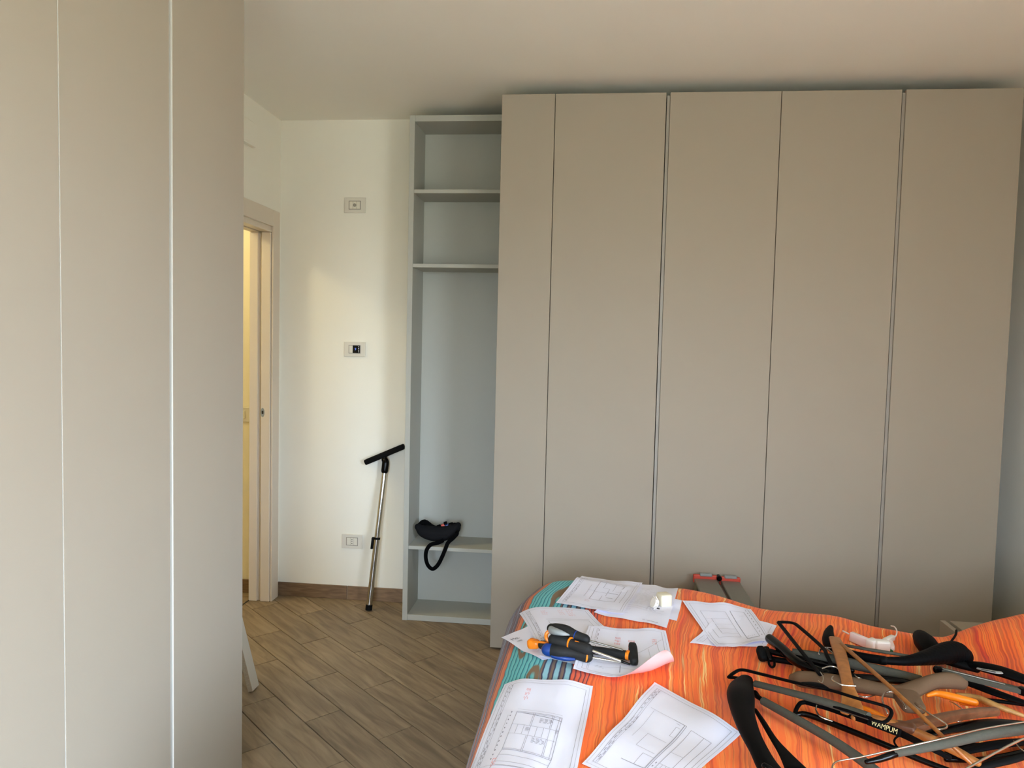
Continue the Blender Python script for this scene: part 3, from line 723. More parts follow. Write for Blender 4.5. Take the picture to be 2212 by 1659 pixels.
# ------------------------------------------------------------------ drawing sheets on the duvet
SHEETZ = {}
def sheet(label, corners, off, prints=(), reds=(), bold=(), wave=.004, seed=0., curl=None, back=None, nu=26, nv=22, text=()):
    """corners: pixel TL, TR, BR, BL; u along TL->TR, v along TL->BL"""
    TL, TR, BR, BL = [atbed(x, y, off) for x, y in corners]
    def P(u, v, lift=0.):
        a = TL*(1-u)*(1-v)+TR*u*(1-v)+BR*u*v+BL*(1-u)*v
        # gentle waves, strongest at the edges
        ed = max(abs(u-.5), abs(v-.5))*2
        w_ = wave*(.35+.65*ed**2)*(noise.noise(Vector((u*3.1+seed, v*2.7, seed*1.7)))+.35)
        z = max(surf(a.x, a.y)+off, a.z-.006)+max(w_, -.001)
        if curl:
            d = max(0., u*curl[0]+v*curl[1]-curl[2])*curl[3]
            if d > 0:
                n_ = Vector((curl[4], curl[5], 0)).normalized(); r_ = curl[6]; an = d/r_
                a = a - n_*(d-(r_-lift)*math.sin(an)); z += (r_-lift)*(1-math.cos(an))
        return Vector((a.x, a.y, z+lift))
    c = (TL+TR+BR+BL)/4
    t = thing('drawing_sheet', (c.x, c.y, c.z), label, 'paper', 'printed sheets on the duvet')
    bm = bmesh.new(); G = []
    for i in range(nu+1): G.append([bm.verts.new(P(i/nu, j/nv)) for j in range(nv+1)])
    B_ = [[bm.verts.new(P(i/nu, j/nv, -.0004)) for j in range(nv+1)] for i in range(nu+1)]
    bset = set(v for r_ in B_ for v in r_)
    for i in range(nu):
        for j in range(nv):
            bm.faces.new((G[i][j], G[i+1][j], G[i+1][j+1], G[i][j+1])); bm.faces.new((B_[i][j], B_[i][j+1], B_[i+1][j+1], B_[i+1][j]))
    for i in range(nu):
        bm.faces.new((G[i][0], B_[i][0], B_[i+1][0], G[i+1][0])); bm.faces.new((G[i][nv], G[i+1][nv], B_[i+1][nv], B_[i][nv]))
    for j in range(nv):
        bm.faces.new((G[0][j], G[0][j+1], B_[0][j+1], B_[0][j])); bm.faces.new((G[nu][j], B_[nu][j], B_[nu][j+1], G[nu][j+1]))
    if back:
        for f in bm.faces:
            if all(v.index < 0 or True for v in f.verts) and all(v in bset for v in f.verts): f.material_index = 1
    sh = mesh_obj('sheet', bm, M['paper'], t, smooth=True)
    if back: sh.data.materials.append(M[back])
    for nm, L_, m_ in (('printed_drawing', prints, M['ink']), ('bold_print', bold, M['inkdark']), ('red_notes', reds, M['red'])):
        if not L_: continue
        bm = bmesh.new()
        for (u0, v0, u1, v1, wmm) in L_:
            n = max(2, int(max(abs(u1-u0), abs(v1-v0))*34)+1)
            prev = None
            for k in range(n+1):
                s = k/n; u, v = u0+(u1-u0)*s, v0+(v1-v0)*s
                if not (0.002 < u < .998 and .002 < v < .998): continue
                p = P(u, v, .0007); q = P(min(1, max(0, u+(u1-u0)*.01)), min(1, max(0, v+(v1-v0)*.01)), .0007)
                d = q-p; sd = Vector((-d.y, d.x, 0))
                if sd.length < 1e-9: continue
                sd = sd.normalized()*(wmm*.00042)
                cur = (bm.verts.new(p+sd), bm.verts.new(p-sd))
                if prev: bm.faces.new((prev[0], prev[1], cur[1], cur[0]))
                prev = cur
        if len(bm.faces): mesh_obj(nm, bm, m_, t, kind='stuff')
        else: bm.free()
    for (body, u, v, size, du_, dvv) in text:
        p = P(u, v, .0012); q = P(u+du_*.02, v+dvv*.02, .0012); r_ = P(u+dvv*.02*.7, v-du_*.02*.7, .0012)
        text_mesh('lettering', body, size, p, q-p, r_-p, M['tealink'], t, extrude=.00005)
    return t, P
def rect(u0, v0, u1, v1, w=1.): return [(u0, v0, u1, v0, w), (u1, v0, u1, v1, w), (u1, v1, u0, v1, w), (u0, v1, u0, v0, w)]
def dashes(u0, v0, u1, v1, n, w=1.6, fill=.7):
    out = []
    for k in range(n):
        a, b = k/n, (k+fill*random.uniform(.6, 1.2))/n
        out.append((u0+(u1-u0)*a, v0+(v1-v0)*a, u0+(u1-u0)*b, v0+(v1-v0)*b, w))
    return out
def block(u0, v0, u1, v1, n, w=1.2, vert=False):
    out = []
    for k in range(n):
        s = (k+.5)/n
        if vert: out += dashes(u0+(u1-u0)*s, v0, u0+(u1-u0)*s, v0+(v1-v0)*random.uniform(.7, 1), 3, w)
        else: out += dashes(u0, v0+(v1-v0)*s, u0+(u1-u0)*random.uniform(.7, 1), v0+(v1-v0)*s, 3, w)
    return out
def frame(): return rect(.03, .025, .97, .975, .8)+rect(.075, .055, .935, .945, 1.3)
def title_left(): return [(.105, .06, .105, .94, .8), (.125, .06, .125, .94, .8)]+rect(.08, .42, .12, .47, 1.)+rect(.08, .50, .12, .55, 1.)
def title_bold(): return dashes(.091, .09, .091, .36, 5, 1.7, .5)+dashes(.118, .07, .118, .20, 3, 1.7, .5)+dashes(.118, .40, .118, .62, 4, 1.7, .5)+dashes(.091, .60, .091, .93, 5, 1.5, .6)+dashes(.115, .72, .115, .93, 4, 1.4, .6)
def cabinet(u0, v0, u1, v1):
    L_ = rect(u0, v0, u1, v1, 1.8)
    w_, h_ = u1-u0, v1-v0
    for f_ in (.36, .60): L_.append((u0, v0+h_*f_, u1, v0+h_*f_, 1.3))
    L_.append((u0, v0+h_*.97, u1, v0+h_*.97, 1.3)); L_.append((u0, v0+h_*.03, u1, v0+h_*.03, 1.3)); L_.append((u1-w_*.05, v0, u1-w_*.05, v1, 1.2))
    for f_ in (.38, .41, .80, .83):
        L_.append((u0+w_*f_, v0, u0+w_*f_, v0+h_*.36, 1.1)); L_.append((u0+w_*f_, v0+h_*.60, u0+w_*f_, v1, 1.1))
    for f_ in (.13, .27, .41, .55, .69, .82): L_.append((u0+w_*f_, v0+h_*.36, u0+w_*f_, v0+h_*.60, 1.1))
    return L_
# large near sheets
cab = cabinet(.29, .40, .76, .80)
s9, P9 = sheet('crumple-edged wardrobe elevation drawing lying flat near the duvet edge', [(1090, 1479), (1281, 1481), (1236, 1720), (1000, 1705)], .003,
   frame()+title_left()+cab+[(.29, .80, .24, .985, 1.4), (.76, .80, .72, .985, 1.4), (.28, .85, .75, .85, 1.2), (.27, .91, .74, .91, 1.4), (.28, .94, .66, .94, 1.4), (.66, .94, .62, .985, 1.4), (.29, .375, .76, .375, .8), (.21, .44, .21, .80, .8)],
   block(.30, .13, .35, .31, 4, 1.3, True)+block(.235, .88, .275, .975, 4, 1.2, True),
   title_bold()+dashes(.235, .40, .215, .92, 12, 2.4, .35)+block(.55, .45, .71, .50, 5, 1.6)+block(.53, .65, .69, .70, 5, 1.6)+block(.44, .56, .49, .60, 6, 1.6)+block(.73, .53, .77, .57, 6, 1.6)+[(.30, .41, .76, .44, 2.0)], wave=.010, seed=2.3)
kit = [(.17, .27, .45, .27, .9), (.50, .29, .54, .29, 1.4), (.58, .27, .58, .82, 2.6), (.60, .27, .60, .83, 1.6), (.45, .27, .60, .27, 2.2), (.30, .82, .60, .82, 2.4), (.45, .70, .58, .70, 1.2), (.45, .70, .45, .82, 1.2), (.33, .50, .55, .50, 1.), (.33, .50, .33, .66, 1.), (.33, .66, .55, .66, 1.), (.22, .28, .22, .60, .8), (.52, .32, .56, .32, 1.2), (.52, .32, .52, .42, 1.2), (.52, .42, .56, .42, 1.2)]
sec = rect(.66, .28, .88, .96, 1.5)+[(.80, .28, .80, .96, 1.5), (.66, .57, .80, .57, 1.), (.66, .72, .80, .72, 1.2), (.66, .77, .80, .77, 1.), (.66, .82, .80, .82, 1.), (.70, .72, .70, .96, 1.), (.74, .72, .74, .96, 1.)]
sheet('large slanted kitchen plan drawing touching the broad black hanger', [(1414, 1476), (1602, 1583), (1440, 1728), (1257, 1650)], .003,
   frame()+title_left()+kit+sec, (), title_bold()+dashes(.63, .72, .61, .92, 5, 2.2, .4), wave=.004, seed=5.1)
# far stack
sheet('text page lowest of the far papers, its corner poking out towards the orange stripes', [(1340, 1270), (1473, 1298), (1462, 1341), (1330, 1322)], .002, block(.5, .3, .92, .75, 8, 1.), (), (), wave=.004, seed=8.)
sheet('page of dense printed text under the cream plastic plug', [(1372, 1257), (1465, 1272), (1440, 1357), (1283, 1324)], .0045,
   block(.28, .14, .62, .62, 14, .9)+[(.1, .68, .9, .68, 1.), (.1, .74, .9, .74, .8)]+block(.15, .78, .5, .9, 4, .9), (), block(.62, .60, .80, .72, 5, 1.3)+dashes(.66, .95, .9, .95, 4, 2., .8), wave=.007, seed=3.)
plan = rect(.40, .24, .78, .74, 2.2)+[(.40, .52, .62, .52, 1.6), (.50, .24, .50, .40, 1.6), (.50, .40, .60, .40, 1.6), (.60, .40, .60, .60, 1.6), (.66, .24, .66, .44, 1.4), (.70, .44, .78, .44, 1.4), (.30, .50, .40, .50, 1.2), (.30, .35, .30, .70, 1.2), (.55, .60, .55, .74, 1.4), (.86, .22, .86, .76, 1.4), (.36, .20, .86, .20, .8)]
sheet('floor plan drawing at the far duvet corner, top of the far papers', [(1257, 1242), (1388, 1258), (1347, 1328), (1201, 1301)], .007,
   frame()+title_left()+plan, block(.47, .10, .53, .20, 3, 1., True)+block(.36, .78, .46, .84, 3, 1.), title_bold()+[(.60, .50, .76, .50, 3.), (.62, .64, .72, .64, 3.)], wave=.007, seed=11.)
# sheets under the tools
sheet('letterhead page marked Mo 1959 pointing over the duvet edge', [(1083, 1374), (1180, 1332), (1280, 1395), (1172, 1428)], .0025,
   block(.12, .62, .34, .92, 6, 1.), (), (), wave=.004, seed=1.1, text=(('Mo.', .135, .19, .021, 1., 0.), ('1959', .15, .285, .0105, 1., 0.)))
sheet('drawing with red notes behind the screwdrivers', [(1122, 1325), (1271, 1318), (1336, 1392), (1168, 1412)], .0048,
   frame()+title_left()+rect(.30, .38, .86, .92, 1.2)+[(.28, .34, .88, .34, 1.4)], block(.27, .10, .37, .22, 5, 1.6)+block(.52, .08, .62, .22, 5, 1.6)+block(.64, .06, .76, .24, 7, 1.6), title_bold(), wave=.004, seed=4.4)
sheet('narrow-edged bottom sheet under the blue-ended screwdriver', [(1165, 1418), (1300, 1376), (1362, 1440), (1354, 1459)], .0065,
   [(.08, .2, .9, .2, 1.), (.08, .2, .08, .9, 1.)]+rect(.5, .4, .92, .9, 1.), block(.30, .45, .42, .6, 4, 1.6), block(.10, .5, .2, .7, 4, 1.2), wave=.004, seed=6.6)
sheet('wavy-topped drawing with a lifted bounce-tinted corner under the hammer', [(1272, 1354), (1438, 1364), (1466, 1492), (1238, 1446)], .0085,
   frame()+[(.12, .06, .12, .94, .9), (.135, .06, .135, .94, .9), (.18, .70, .6, .55, 1.2), (.6, .55, .92, .22, 1.2), (.85, .26, .92, .95, 1.2), (.75, .42, .80, .95, 1.), (.2, .75, .9, .75, 1.), (.2, .82, .9, .82, 1.)], block(.36, .22, .43, .46, 5, 1.6, True)+block(.52, .25, .60, .52, 6, 1.6, True)+block(.80, .22, .86, .34, 4, 1.6, True), dashes(.15, .08, .15, .6, 6, 2., .5)+[(.45, .78, .45, .9, 2.2), (.7, .78, .7, .9, 2.)], wave=.012, seed=9.2, curl=(.62, 1., 1.20, .24, .25, -1., .030), back='bounce_back')
# right pair
sheet('under sheet of the two drawings beside the hangers, stamped in one corner', [(1560, 1318), (1678, 1354), (1655, 1396), (1490, 1391)], .002,
   rect(.06, .72, .14, .94, 1.2)+[(.93, .1, .93, .9, 1.)], (), block(.07, .75, .13, .92, 4, 1.4), wave=.005, seed=12.)
sheet('wardrobe drawing whose edge lies under the shiny black hanger tube', [(1474, 1298), (1622, 1316), (1668, 1384), (1548, 1400)], .0045,
   frame()+[(.94, .05, .94, .95, .8)]+rect(.17, .22, .55, .80, 1.4)+rect(.27, .38, .55, .72, 1.4)+[(.27, .50, .55, .50, 1.), (.27, .61, .55, .61, 1.), (.17, .38, .50, .38, 1.)]+rect(.63, .18, .84, .86, 1.6)+[(.70, .30, .80, .30, 1.)], (), dashes(.89, .10, .89, .9, 9, 2.2, .45)+[(.63, .19, .63, .86, 2.4), (.63, .86, .84, .86, 2.4)]+dashes(.66, .80, .80, .80, 4, 1.6, .5), wave=.010, seed=13.5)

# ------------------------------------------------------------------ plug on the text page
c = atbed(1434, 1308, .006)
t = thing('plastic_plug', (c.x, c.y, c.z), 'cream cube-shaped plastic plug with clear spiky ring on the text page', 'plug')
bm = bmesh.new(); obox(bm, c+Vector((0, 0, .022)), Vector((.92, .38, 0)).normalized(), Vector((-.38, .92, 0)).normalized(), (0, 0, 1), .021, .021, .021, .006, 3); mesh_obj('plug_body', bm, M['cream'], t, smooth=True)
c2 = atbed(1414, 1303, .022)
bm = bmesh.new(); ax_ = Vector((-.85, -.3, .35)).normalized(); disc(bm, c2, ax_, .017, .014, 20); mesh_obj('clear_ring', bm, M['whitep'], t, smooth=True)
qx = ax_.orthogonal().normalized(); qy = ax_.cross(qx)
for k in range(10):
    d = qx*math.cos(k*.628)+qy*math.sin(k*.628)
    tube('spike', [c2+d*.015-ax_*.004, c2+d*.024+ax_*.004], [.003, .001], M['whitep'], t, smooth=1, seg=6)
tube('pin', [atbed(1420, 1314, .012), atbed(1424, 1315, .010)], .002, M['dark'], t, smooth=1, seg=6)

# ------------------------------------------------------------------ tools on the papers
def bp_(x, y, dz): return atbed(x, y, dz)
OT = .011
t = thing('hammer', bp_(1255, 1400, OT), 'small hammer with black and orange grip, lowest of the tools', 'hammer')
hp = [bp_(1148, 1390, OT+.016), bp_(1170, 1393, OT+.016), bp_(1230, 1397, OT+.016), bp_(1300, 1407, OT+.016), bp_(1355, 1416, OT+.018)]
tube('orange_grip_end', [hp[0], hp[0].lerp(hp[1], .5)], [.0135, .0118], M['orangep'], t, power=4., h=[.0150, .0128], smooth=1)
tube('handle', hp[1:], [.0115, .0095, .0105, .0120], M['grip'], t, h=[.0125, .0115, .012, .0135])
tube('orange_stripe', [bp_(1152, 1385, OT+.026), bp_(1175, 1388, OT+.027), bp_(1205, 1390, OT+.026)], [.008, .004, .002], M['orangep'], t, h=.003)
tube('orange_collar', [bp_(1353, 1415, OT+.018), bp_(1360, 1416.5, OT+.018)], .0138, M['orangep'], t, smooth=1, roundend=False)
tube('head', [bp_(1366, 1397, OT+.024), bp_(1368, 1408, OT+.022), bp_(1370, 1428, OT+.016)], [.0115, .0125, .0115], M['grip'], t, h=[.013, .014, .012], power=4., smooth=3)
# blue-ended screwdriver
t = thing('screwdriver', bp_(1225, 1412, OT), 'screwdriver with round blue end and black grip, nearest of the tools', 'screwdriver', 'screwdrivers on the papers')
tube('grip_end', [bp_(1183, 1403, OT+.022), bp_(1190, 1404, OT+.022)], [.0182, .0186], M['bluep'], t, smooth=1, seg=16)
tube('grip', [bp_(1193, 1404.5, OT+.022), bp_(1212, 1408, OT+.022), bp_(1240, 1411, OT+.021), bp_(1268, 1417, OT+.020)], [.0185, .0195, .0165, .0180], M['grip'], t, seg=16)
tube('blue_core', [bp_(1195, 1416, OT+.012), bp_(1218, 1422, OT+.010), bp_(1240, 1424, OT+.010)], [.008, .007, .004], M['bluep'], t)
tube('collar', [bp_(1267, 1418, OT+.020), bp_(1276, 1420, OT+.019)], [.0165, .009], M['orangep'], t, smooth=1, seg=14, roundend=False)
tube('shank', [bp_(1277, 1420, OT+.019), bp_(1348, 1432, OT+.010)], .0032, M['chrome'], t, smooth=1)
tube('tip', [bp_(1349, 1432, OT+.010), bp_(1361, 1434, OT+.008)], [.0032, .002], M['steel'], t, smooth=1)
# orange ring screwdriver
t = thing('screwdriver', bp_(1230, 1392, OT), 'black screwdriver with orange hanging ring at its end, middle of the tools', 'screwdriver', 'screwdrivers on the papers')
rc = bp_(1187, 1374, OT+.050); ring = []
for k in range(17):
    a = k*2*math.pi/16; ring.append(rc+Vector((math.cos(a)*.010, math.sin(a)*.004, math.sin(a)*.012)))
tube('hanging_ring', ring, .0055, M['orangep'], t, smooth=1, up=(0, 1, .3), seg=8, roundend=False)
tube('grip', [bp_(1196, 1382, OT+.046), bp_(1215, 1386, OT+.046), bp_(1232, 1391, OT+.044), bp_(1268, 1402, OT+.042)], [.0165, .0175, .0155, .0165], M['grip'], t, seg=16)
tube('orange_band', [bp_(1230.5, 1388.5, OT+.047), bp_(1233, 1389.3, OT+.047)], .0166, M['orangep'], t, smooth=1, seg=16, roundend=False)
tube('orange_stripe', [bp_(1243, 1386, OT+.056), bp_(1258, 1390.5, OT+.055)], [.003, .002], M['orangep'], t, smooth=1)
tube('collar', [bp_(1268, 1402, OT+.042), bp_(1273, 1403.5, OT+.041)], [.0150, .009], M['orangep'], t, smooth=1, seg=14, roundend=False)
tube('shank', [bp_(1272, 1403, OT+.041), bp_(1341, 1428, OT+.022)], .0040, M['chrome'], t, smooth=1)
tube('tip', [bp_(1341.5, 1428, OT+.022), bp_(1348, 1430.5, OT+.020), bp_(1360, 1435, OT+.017)], [.004, .0036, .0025], M['gloss'], t, smooth=1)
# grey inlay screwdriver on top
t = thing('screwdriver', bp_(1228, 1372, OT), 'screwdriver with grey inlay and blue ring, topmost of the tools', 'screwdriver', 'screwdrivers on the papers')
gp = [bp_(1192, 1358, OT+.060), bp_(1202, 1361, OT+.060), bp_(1222, 1366, OT+.059), bp_(1240, 1373, OT+.057), bp_(1252, 1377, OT+.056), bp_(1264, 1381, OT+.055)]
tube('grip', gp, [.015, .0195, .0205, .0165, .0150, .0145], M['grip'], t, seg=18)
tube('grey_inlay', [bp_(1190, 1361, OT+.069), bp_(1200, 1364, OT+.073), bp_(1215, 1368, OT+.075), bp_(1229, 1371.5, OT+.071)], [.0085, .0105, .008, .002], M['greyp'], t, h=[.012, .010, .007, .002])
tube('blue_ring', [bp_(1243, 1374.2, OT+.0568), bp_(1245, 1374.9, OT+.0567)], .0165, M['bluep'], t, smooth=1, seg=18, roundend=False)
tube('shank', [bp_(1268, 1382.5, OT+.054), bp_(1344, 1404, OT+.034)], .0026, M['steel'], t, smooth=1)

# ------------------------------------------------------------------ white fitting by the far edge
t = thing('plastic_fitting', bp_(1885, 1395, 0), 'white plastic fittings with thin wire loop and green tag at far edge', 'plastic fitting')
bm = bmesh.new(); a_, b_ = bp_(1838, 1374, .018), bp_(1880, 1392, .018); d = (b_-a_); n_ = d.length/2; d = d.normalized(); s_ = Vector((-d.y, d.x, 0)).normalized()
obox(bm, (a_+b_)/2, d, s_, d.cross(s_), n_, .008, .014, .002, 2); mesh_obj('long_block', bm, M['pinkp'], t, smooth=True)
tube('prong', [bp_(1821, 1363, .016), bp_(1833, 1369, .017)], .0022, M['whitep'], t, smooth=1)
bm = bmesh.new(); obox(bm, bp_(1884, 1391, .020), d, s_, d.cross(s_), .012, .016, .015, .004, 2); mesh_obj('clear_block', bm, M['whitep'], t, smooth=True)
bm = bmesh.new(); obox(bm, bp_(1905, 1394, .022), (1, 0, 0), (0, 1, 0), (0, 0, 1), .021, .014, .016, .006, 3); mesh_obj('cross_block', bm, M['whitep'], t, smooth=True)
tube('branch', [bp_(1912, 1385, .024), bp_(1928, 1377, .026)], .008, M['whitep'], t, smooth=1, power=4.)
tube('branch', [bp_(1922, 1388, .020), bp_(1926, 1400, .014)], .009, M['pinkp'], t, smooth=1, power=4.)
tube('wire_loop', [bp_(1930, 1379, .026), bp_(1936, 1372, .030), bp_(1937, 1362, .032), bp_(1932, 1354, .030), bp_(1925, 1352, .024)], .0020, M['whitep'], t)
tube('green_tag', [bp_(1914, 1403, .012), bp_(1926, 1406, .008)], [.010, .006], M['greenp'], t, smooth=1, h=[.008, .004])
tube('red_tag', [bp_(1905, 1404, .012), bp_(1908, 1405, .010)], .004, M['redp'], t, smooth=1)

# ------------------------------------------------------------------ the pile of clothes hangers
MPP = 1.95/FPX
def hpath(pts): return [bp_(x, y, dz) for (x, y, dz) in pts]
def hang(label, cat='hanger'):
    return label
class Hanger:
    def __init__(s, name, label, at):
        s.t = thing(name, bp_(at[0], at[1], 0), label, 'hanger', 'clothes hangers heaped on the duvet')
    def bar(s, name, pts, w, m, h=None, smooth=5, seg=10, power=2., **k):
        """pts (px, py, height); w in pixels of half width"""
        P = hpath(pts); ws = [w]*len(P) if isinstance(w, (int, float)) else w
        hs = ws if h is None else ([h]*len(P) if isinstance(h, (int, float)) else h)
        mp_ = [(p-CAM).dot(FW)/FPX for p in P]
        return tube(name, P, [q*k_ for q, k_ in zip(ws, mp_)], M[m] if isinstance(m, str) else m, s.t, h=[q*k_ for q, k_ in zip(hs, mp_)], smooth=smooth, seg=seg, power=power, **k)
    def hook(s, pts, r=1.5, m='wire'):
        return s.bar('hook', pts, r, m, seg=8)

# --- bottom layer, dark hangers under the heap
g = Hanger('plastic_hanger', 'black flat hanger at the bottom of the heap by the photo edge', (2120, 1580))
g.bar('arm', [(1985, 1588, .012), (2070, 1572, .022), (2150, 1562, .028), (2235, 1566, .014)], [9, 13, 13, 10], 'gloss', h=[5, 8, 8, 5])
g.bar('trouser_bar', [(1990, 1592, .010), (2110, 1612, .010), (2235, 1600, .010)], 7, 'black')
g = Hanger('plastic_hanger', 'matt black hanger under the long grey front sleeve', (2130, 1625))
g.bar('arm', [(2040, 1632, .014), (2100, 1618, .020), (2170, 1606, .022), (2240, 1600, .014)], [8, 12, 12, 8], 'black', h=6)
g.bar('trouser_bar', [(2045, 1640, .010), (2130, 1640, .010), (2240, 1618, .010)], 6, 'gloss')
g = Hanger('plastic_hanger', 'slim black hanger arm ending by the corner of the photo', (2150, 1648))
g.bar('arm', [(2080, 1668, .014), (2140, 1652, .020), (2190, 1640, .022), (2245, 1622, .016)], [7, 9, 9, 7], 'rubber', h=6)
g.hook([(2190, 1601, .034), (2199, 1612, .036), (2208, 1620, .036), (2222, 1628, .034)])
g = Hanger('plastic_hanger', 'black hanger with wide flat arm running under the pale wood arm', (2150, 1500))
g.bar('arm', [(2060, 1466, .014), (2110, 1482, .022), (2160, 1500, .024), (2240, 1527, .016)], [7, 12, 13, 9], 'black', h=[4, 6, 6, 4])
g.bar('lower_bar', [(2070, 1508, .008), (2150, 1514, .008), (2240, 1526, .008)], 4, 'black')
g = Hanger('wooden_hanger', 'pale tan wooden hanger arm showing behind the orange plastic hanger', (2140, 1520))
g.bar('arm', [(2068, 1500, .014), (2110, 1508, .018), (2150, 1524, .020), (2215, 1548, .014)], [4, 8, 8, 4], 'tanwood', h=[4, 7, 7, 4])
g.hook([(2052, 1515, .032), (2064, 1521, .033), (2078, 1531, .030)], 1.6)
g = Hanger('plastic_hanger', 'black gloss hanger crossing behind the taupe hanger', (1890, 1466))
g.bar('arm', [(1770, 1452, .014), (1830, 1462, .022), (1890, 1466, .026), (1950, 1472, .024), (1996, 1479, .014)], [6, 8, 10, 8, 4], 'gloss', h=[5, 7, 8, 6, 4])
g.hook([(1846, 1458, .04), (1852, 1463, .04), (1860, 1466, .036)], 1.4)

# --- far side of the heap
g = Hanger('clip_hanger', 'black clip hanger with small loops, its end over the paper corner', (1720, 1425))
g.bar('bar', [(1646, 1403, .026), (1700, 1416, .026), (1770, 1432, .024), (1840, 1448, .020)], 6, 'gloss')
g.bar('bar', [(1650, 1421, .010), (1720, 1432, .012), (1780, 1445, .012), (1850, 1462, .012)], 6, 'black')
g.bar('clip', [(1643, 1404, .028), (1648, 1420, .014)], 9, 'rubber', power=4., smooth=1)
g.bar('clip', [(1655, 1402, .030), (1664, 1424, .014)], 6, 'gloss', power=4., smooth=1)
g.bar('clip_loop', [(1661, 1424, .014), (1661, 1434, .012), (1667, 1441, .008), (1673, 1437, .010), (1672, 1424, .014)], 2.6, 'black')
g.bar('clip_loop', [(1735, 1436, .014), (1733, 1446, .012), (1740, 1451, .010), (1752, 1453, .010), (1768, 1455, .012)], 2.6, 'black')
g = Hanger('trouser_hanger', 'trouser hanger with grey foam sleeve in the middle of the far row', (1850, 1438))
g.bar('rod', [(1700, 1408, .030), (1800, 1426, .034), (1990, 1470, .030), (2003, 1473, .030)], 4, 'black')
g.bar('foam_sleeve', [(1712, 1411, .030), (1790, 1423, .034), (1870, 1441, .036), (1950, 1459, .032), (1990, 1469, .030)], [10, 11, 11, 10, 9], 'foam', roundend=False, seg=14)
g.bar('end_stop', [(1999, 1472, .030), (2005, 1474, .030)], 6, 'black', smooth=1)
g.hook([(1769, 1413, .052), (1772, 1404, .054), (1781, 1400, .056), (1793, 1406, .056), (1812, 1421, .050)], 1.8)
g = Hanger('plastic_hanger', 'shiny thick black tube hanger with its round end on the drawing', (1690, 1402))
g.bar('tube_arm', [(1663, 1380, .040), (1690, 1402, .044), (1722, 1430, .046), (1765, 1448, .046), (1830, 1470, .040)], [10, 10.5, 10, 9, 8], 'gloss', seg=16)
g.hook([(1777, 1444, .062), (1790, 1440, .064), (1804, 1441, .064), (1814, 1448, .062), (1821, 1460, .056)], 1.8)
g = Hanger('frame_hanger', 'thin black flat frame hanger propped up like a trapeze', (1740, 1400))
g.bar('frame', [(1681, 1344, .045), (1698, 1344, .048), (1713, 1346, .050), (1726, 1354, .054), (1776, 1398, .062), (1786, 1416, .064), (1802, 1448, .060)], 4.2, 'black', h=2.2, power=4.)
g.bar('frame', [(1682, 1345, .045), (1697, 1364, .052), (1735, 1412, .062), (1772, 1458, .062)], 4.2, 'black', h=2.2, power=4.)
g.bar('frame', [(1770, 1458, .060), (1788, 1456, .060), (1803, 1449, .058)], 4, 'black', h=2.2, power=4.)
g.hook([(1772, 1452, .066), (1778, 1462, .066), (1776, 1475, .06), (1768, 1470, .06)], 1.2)
# --- ribbed black coat hanger with big shoulder ends
g = Hanger('coat_hanger', 'broad black coat hanger with ribbed swollen shoulder at the far side', (1940, 1425))
rib = [(1794, 1358, .030), (1790, 1372, .034), (1792, 1388, .040), (1806, 1402, .046), (1850, 1416, .056), (1910, 1427, .062)]
g.bar('shoulder', rib, [6, 11, 14, 11, 8, 9], 'black', h=[8, 14, 16, 11, 9, 10], seg=16)
pr = [(1905, 1426.5, .062), (1950, 1428, .062), (1985, 1424, .060), (2015, 1418, .056), (2045, 1411, .050), (2066, 1410, .044), (2080, 1416, .036)]
pd = catmull([p+(w_,) for p, w_ in zip(pr, [9, 11, 15, 20, 25, 27, 22])], 14)
g.bar('ribbed_shoulder', [q[:3] for q in pd], [q[3]*(1+.022*math.sin(i*1.9)) for i, q in enumerate(pd)], 'black', h=[q[3]*.85*(1+.022*math.sin(i*1.9)) for i, q in enumerate(pd)], smooth=1, seg=20)
g.bar('foam_strip', [(1826, 1394, .056), (1870, 1402, .062), (1920, 1410, .066), (1962, 1417, .066)], [4, 6, 6, 3], 'foam', h=3)
g.hook([(1782, 1399, .062), (1795, 1399, .062), (1806, 1400, .058)], 1.5)
g = Hanger('coat_hanger', 'black hanger end like a dark oval paddle behind the ribbed shoulder', (2005, 1390))
g.bar('arm', [(1989, 1376, .030), (2000, 1390, .034), (2018, 1408, .034), (2060, 1430, .026), (2110, 1446, .02)], [16, 22, 19, 12, 8], 'black', h=[15, 20, 17, 10, 7], seg=16)
g.bar('hook', [(2066, 1362, .020), (2064, 1372, .022), (2055, 1385, .026), (2044, 1397, .030), (2036, 1406, .032)], 2.4, 'black', seg=8)
g = Hanger('plastic_hanger', 'wide black hanger with a pale leaf emblem by the photo edge', (2140, 1448))
g.bar('arm', [(2086, 1434, .026), (2120, 1440, .032), (2170, 1453, .036), (2240, 1478, .026)], [10, 17, 20, 15], 'black', h=[6, 9, 10, 8], seg=14)
em = g.bar('emblem', [(2112, 1444, .047), (2130, 1448, .050), (2150, 1452, .051), (2163, 1453, .050)], [3, 6, 7, 5], 'emblem', h=2)
em2 = tube('leaf_vein', hpath([(2120, 1446, .0535), (2136, 1449, .0545), (2150, 1452, .0545)]), .0009, M['dark'], em, smooth=1, seg=6)
g = Hanger('trouser_hanger', 'grey ridged clamp hanger lying slantwise below the leaf emblem', (2120, 1470))
g.bar('clamp_bar', [(2034, 1449, .056), (2110, 1468, .056), (2205, 1492, .050)], 8.5, 'foam', h=6, power=5., smooth=2, roundend=False)
g.bar('clamp_edge', [(2034, 1444, .064), (2110, 1463, .064), (2170, 1478, .060)], 1.5, 'steel', smooth=2)
g.bar('end_stop', [(2024, 1447, .056), (2033, 1449, .056)], 8, 'gloss', power=4., smooth=1)
g.bar('end_stop', [(2206, 1492, .050), (2215, 1495, .050)], 9, 'gloss', power=4., smooth=1)

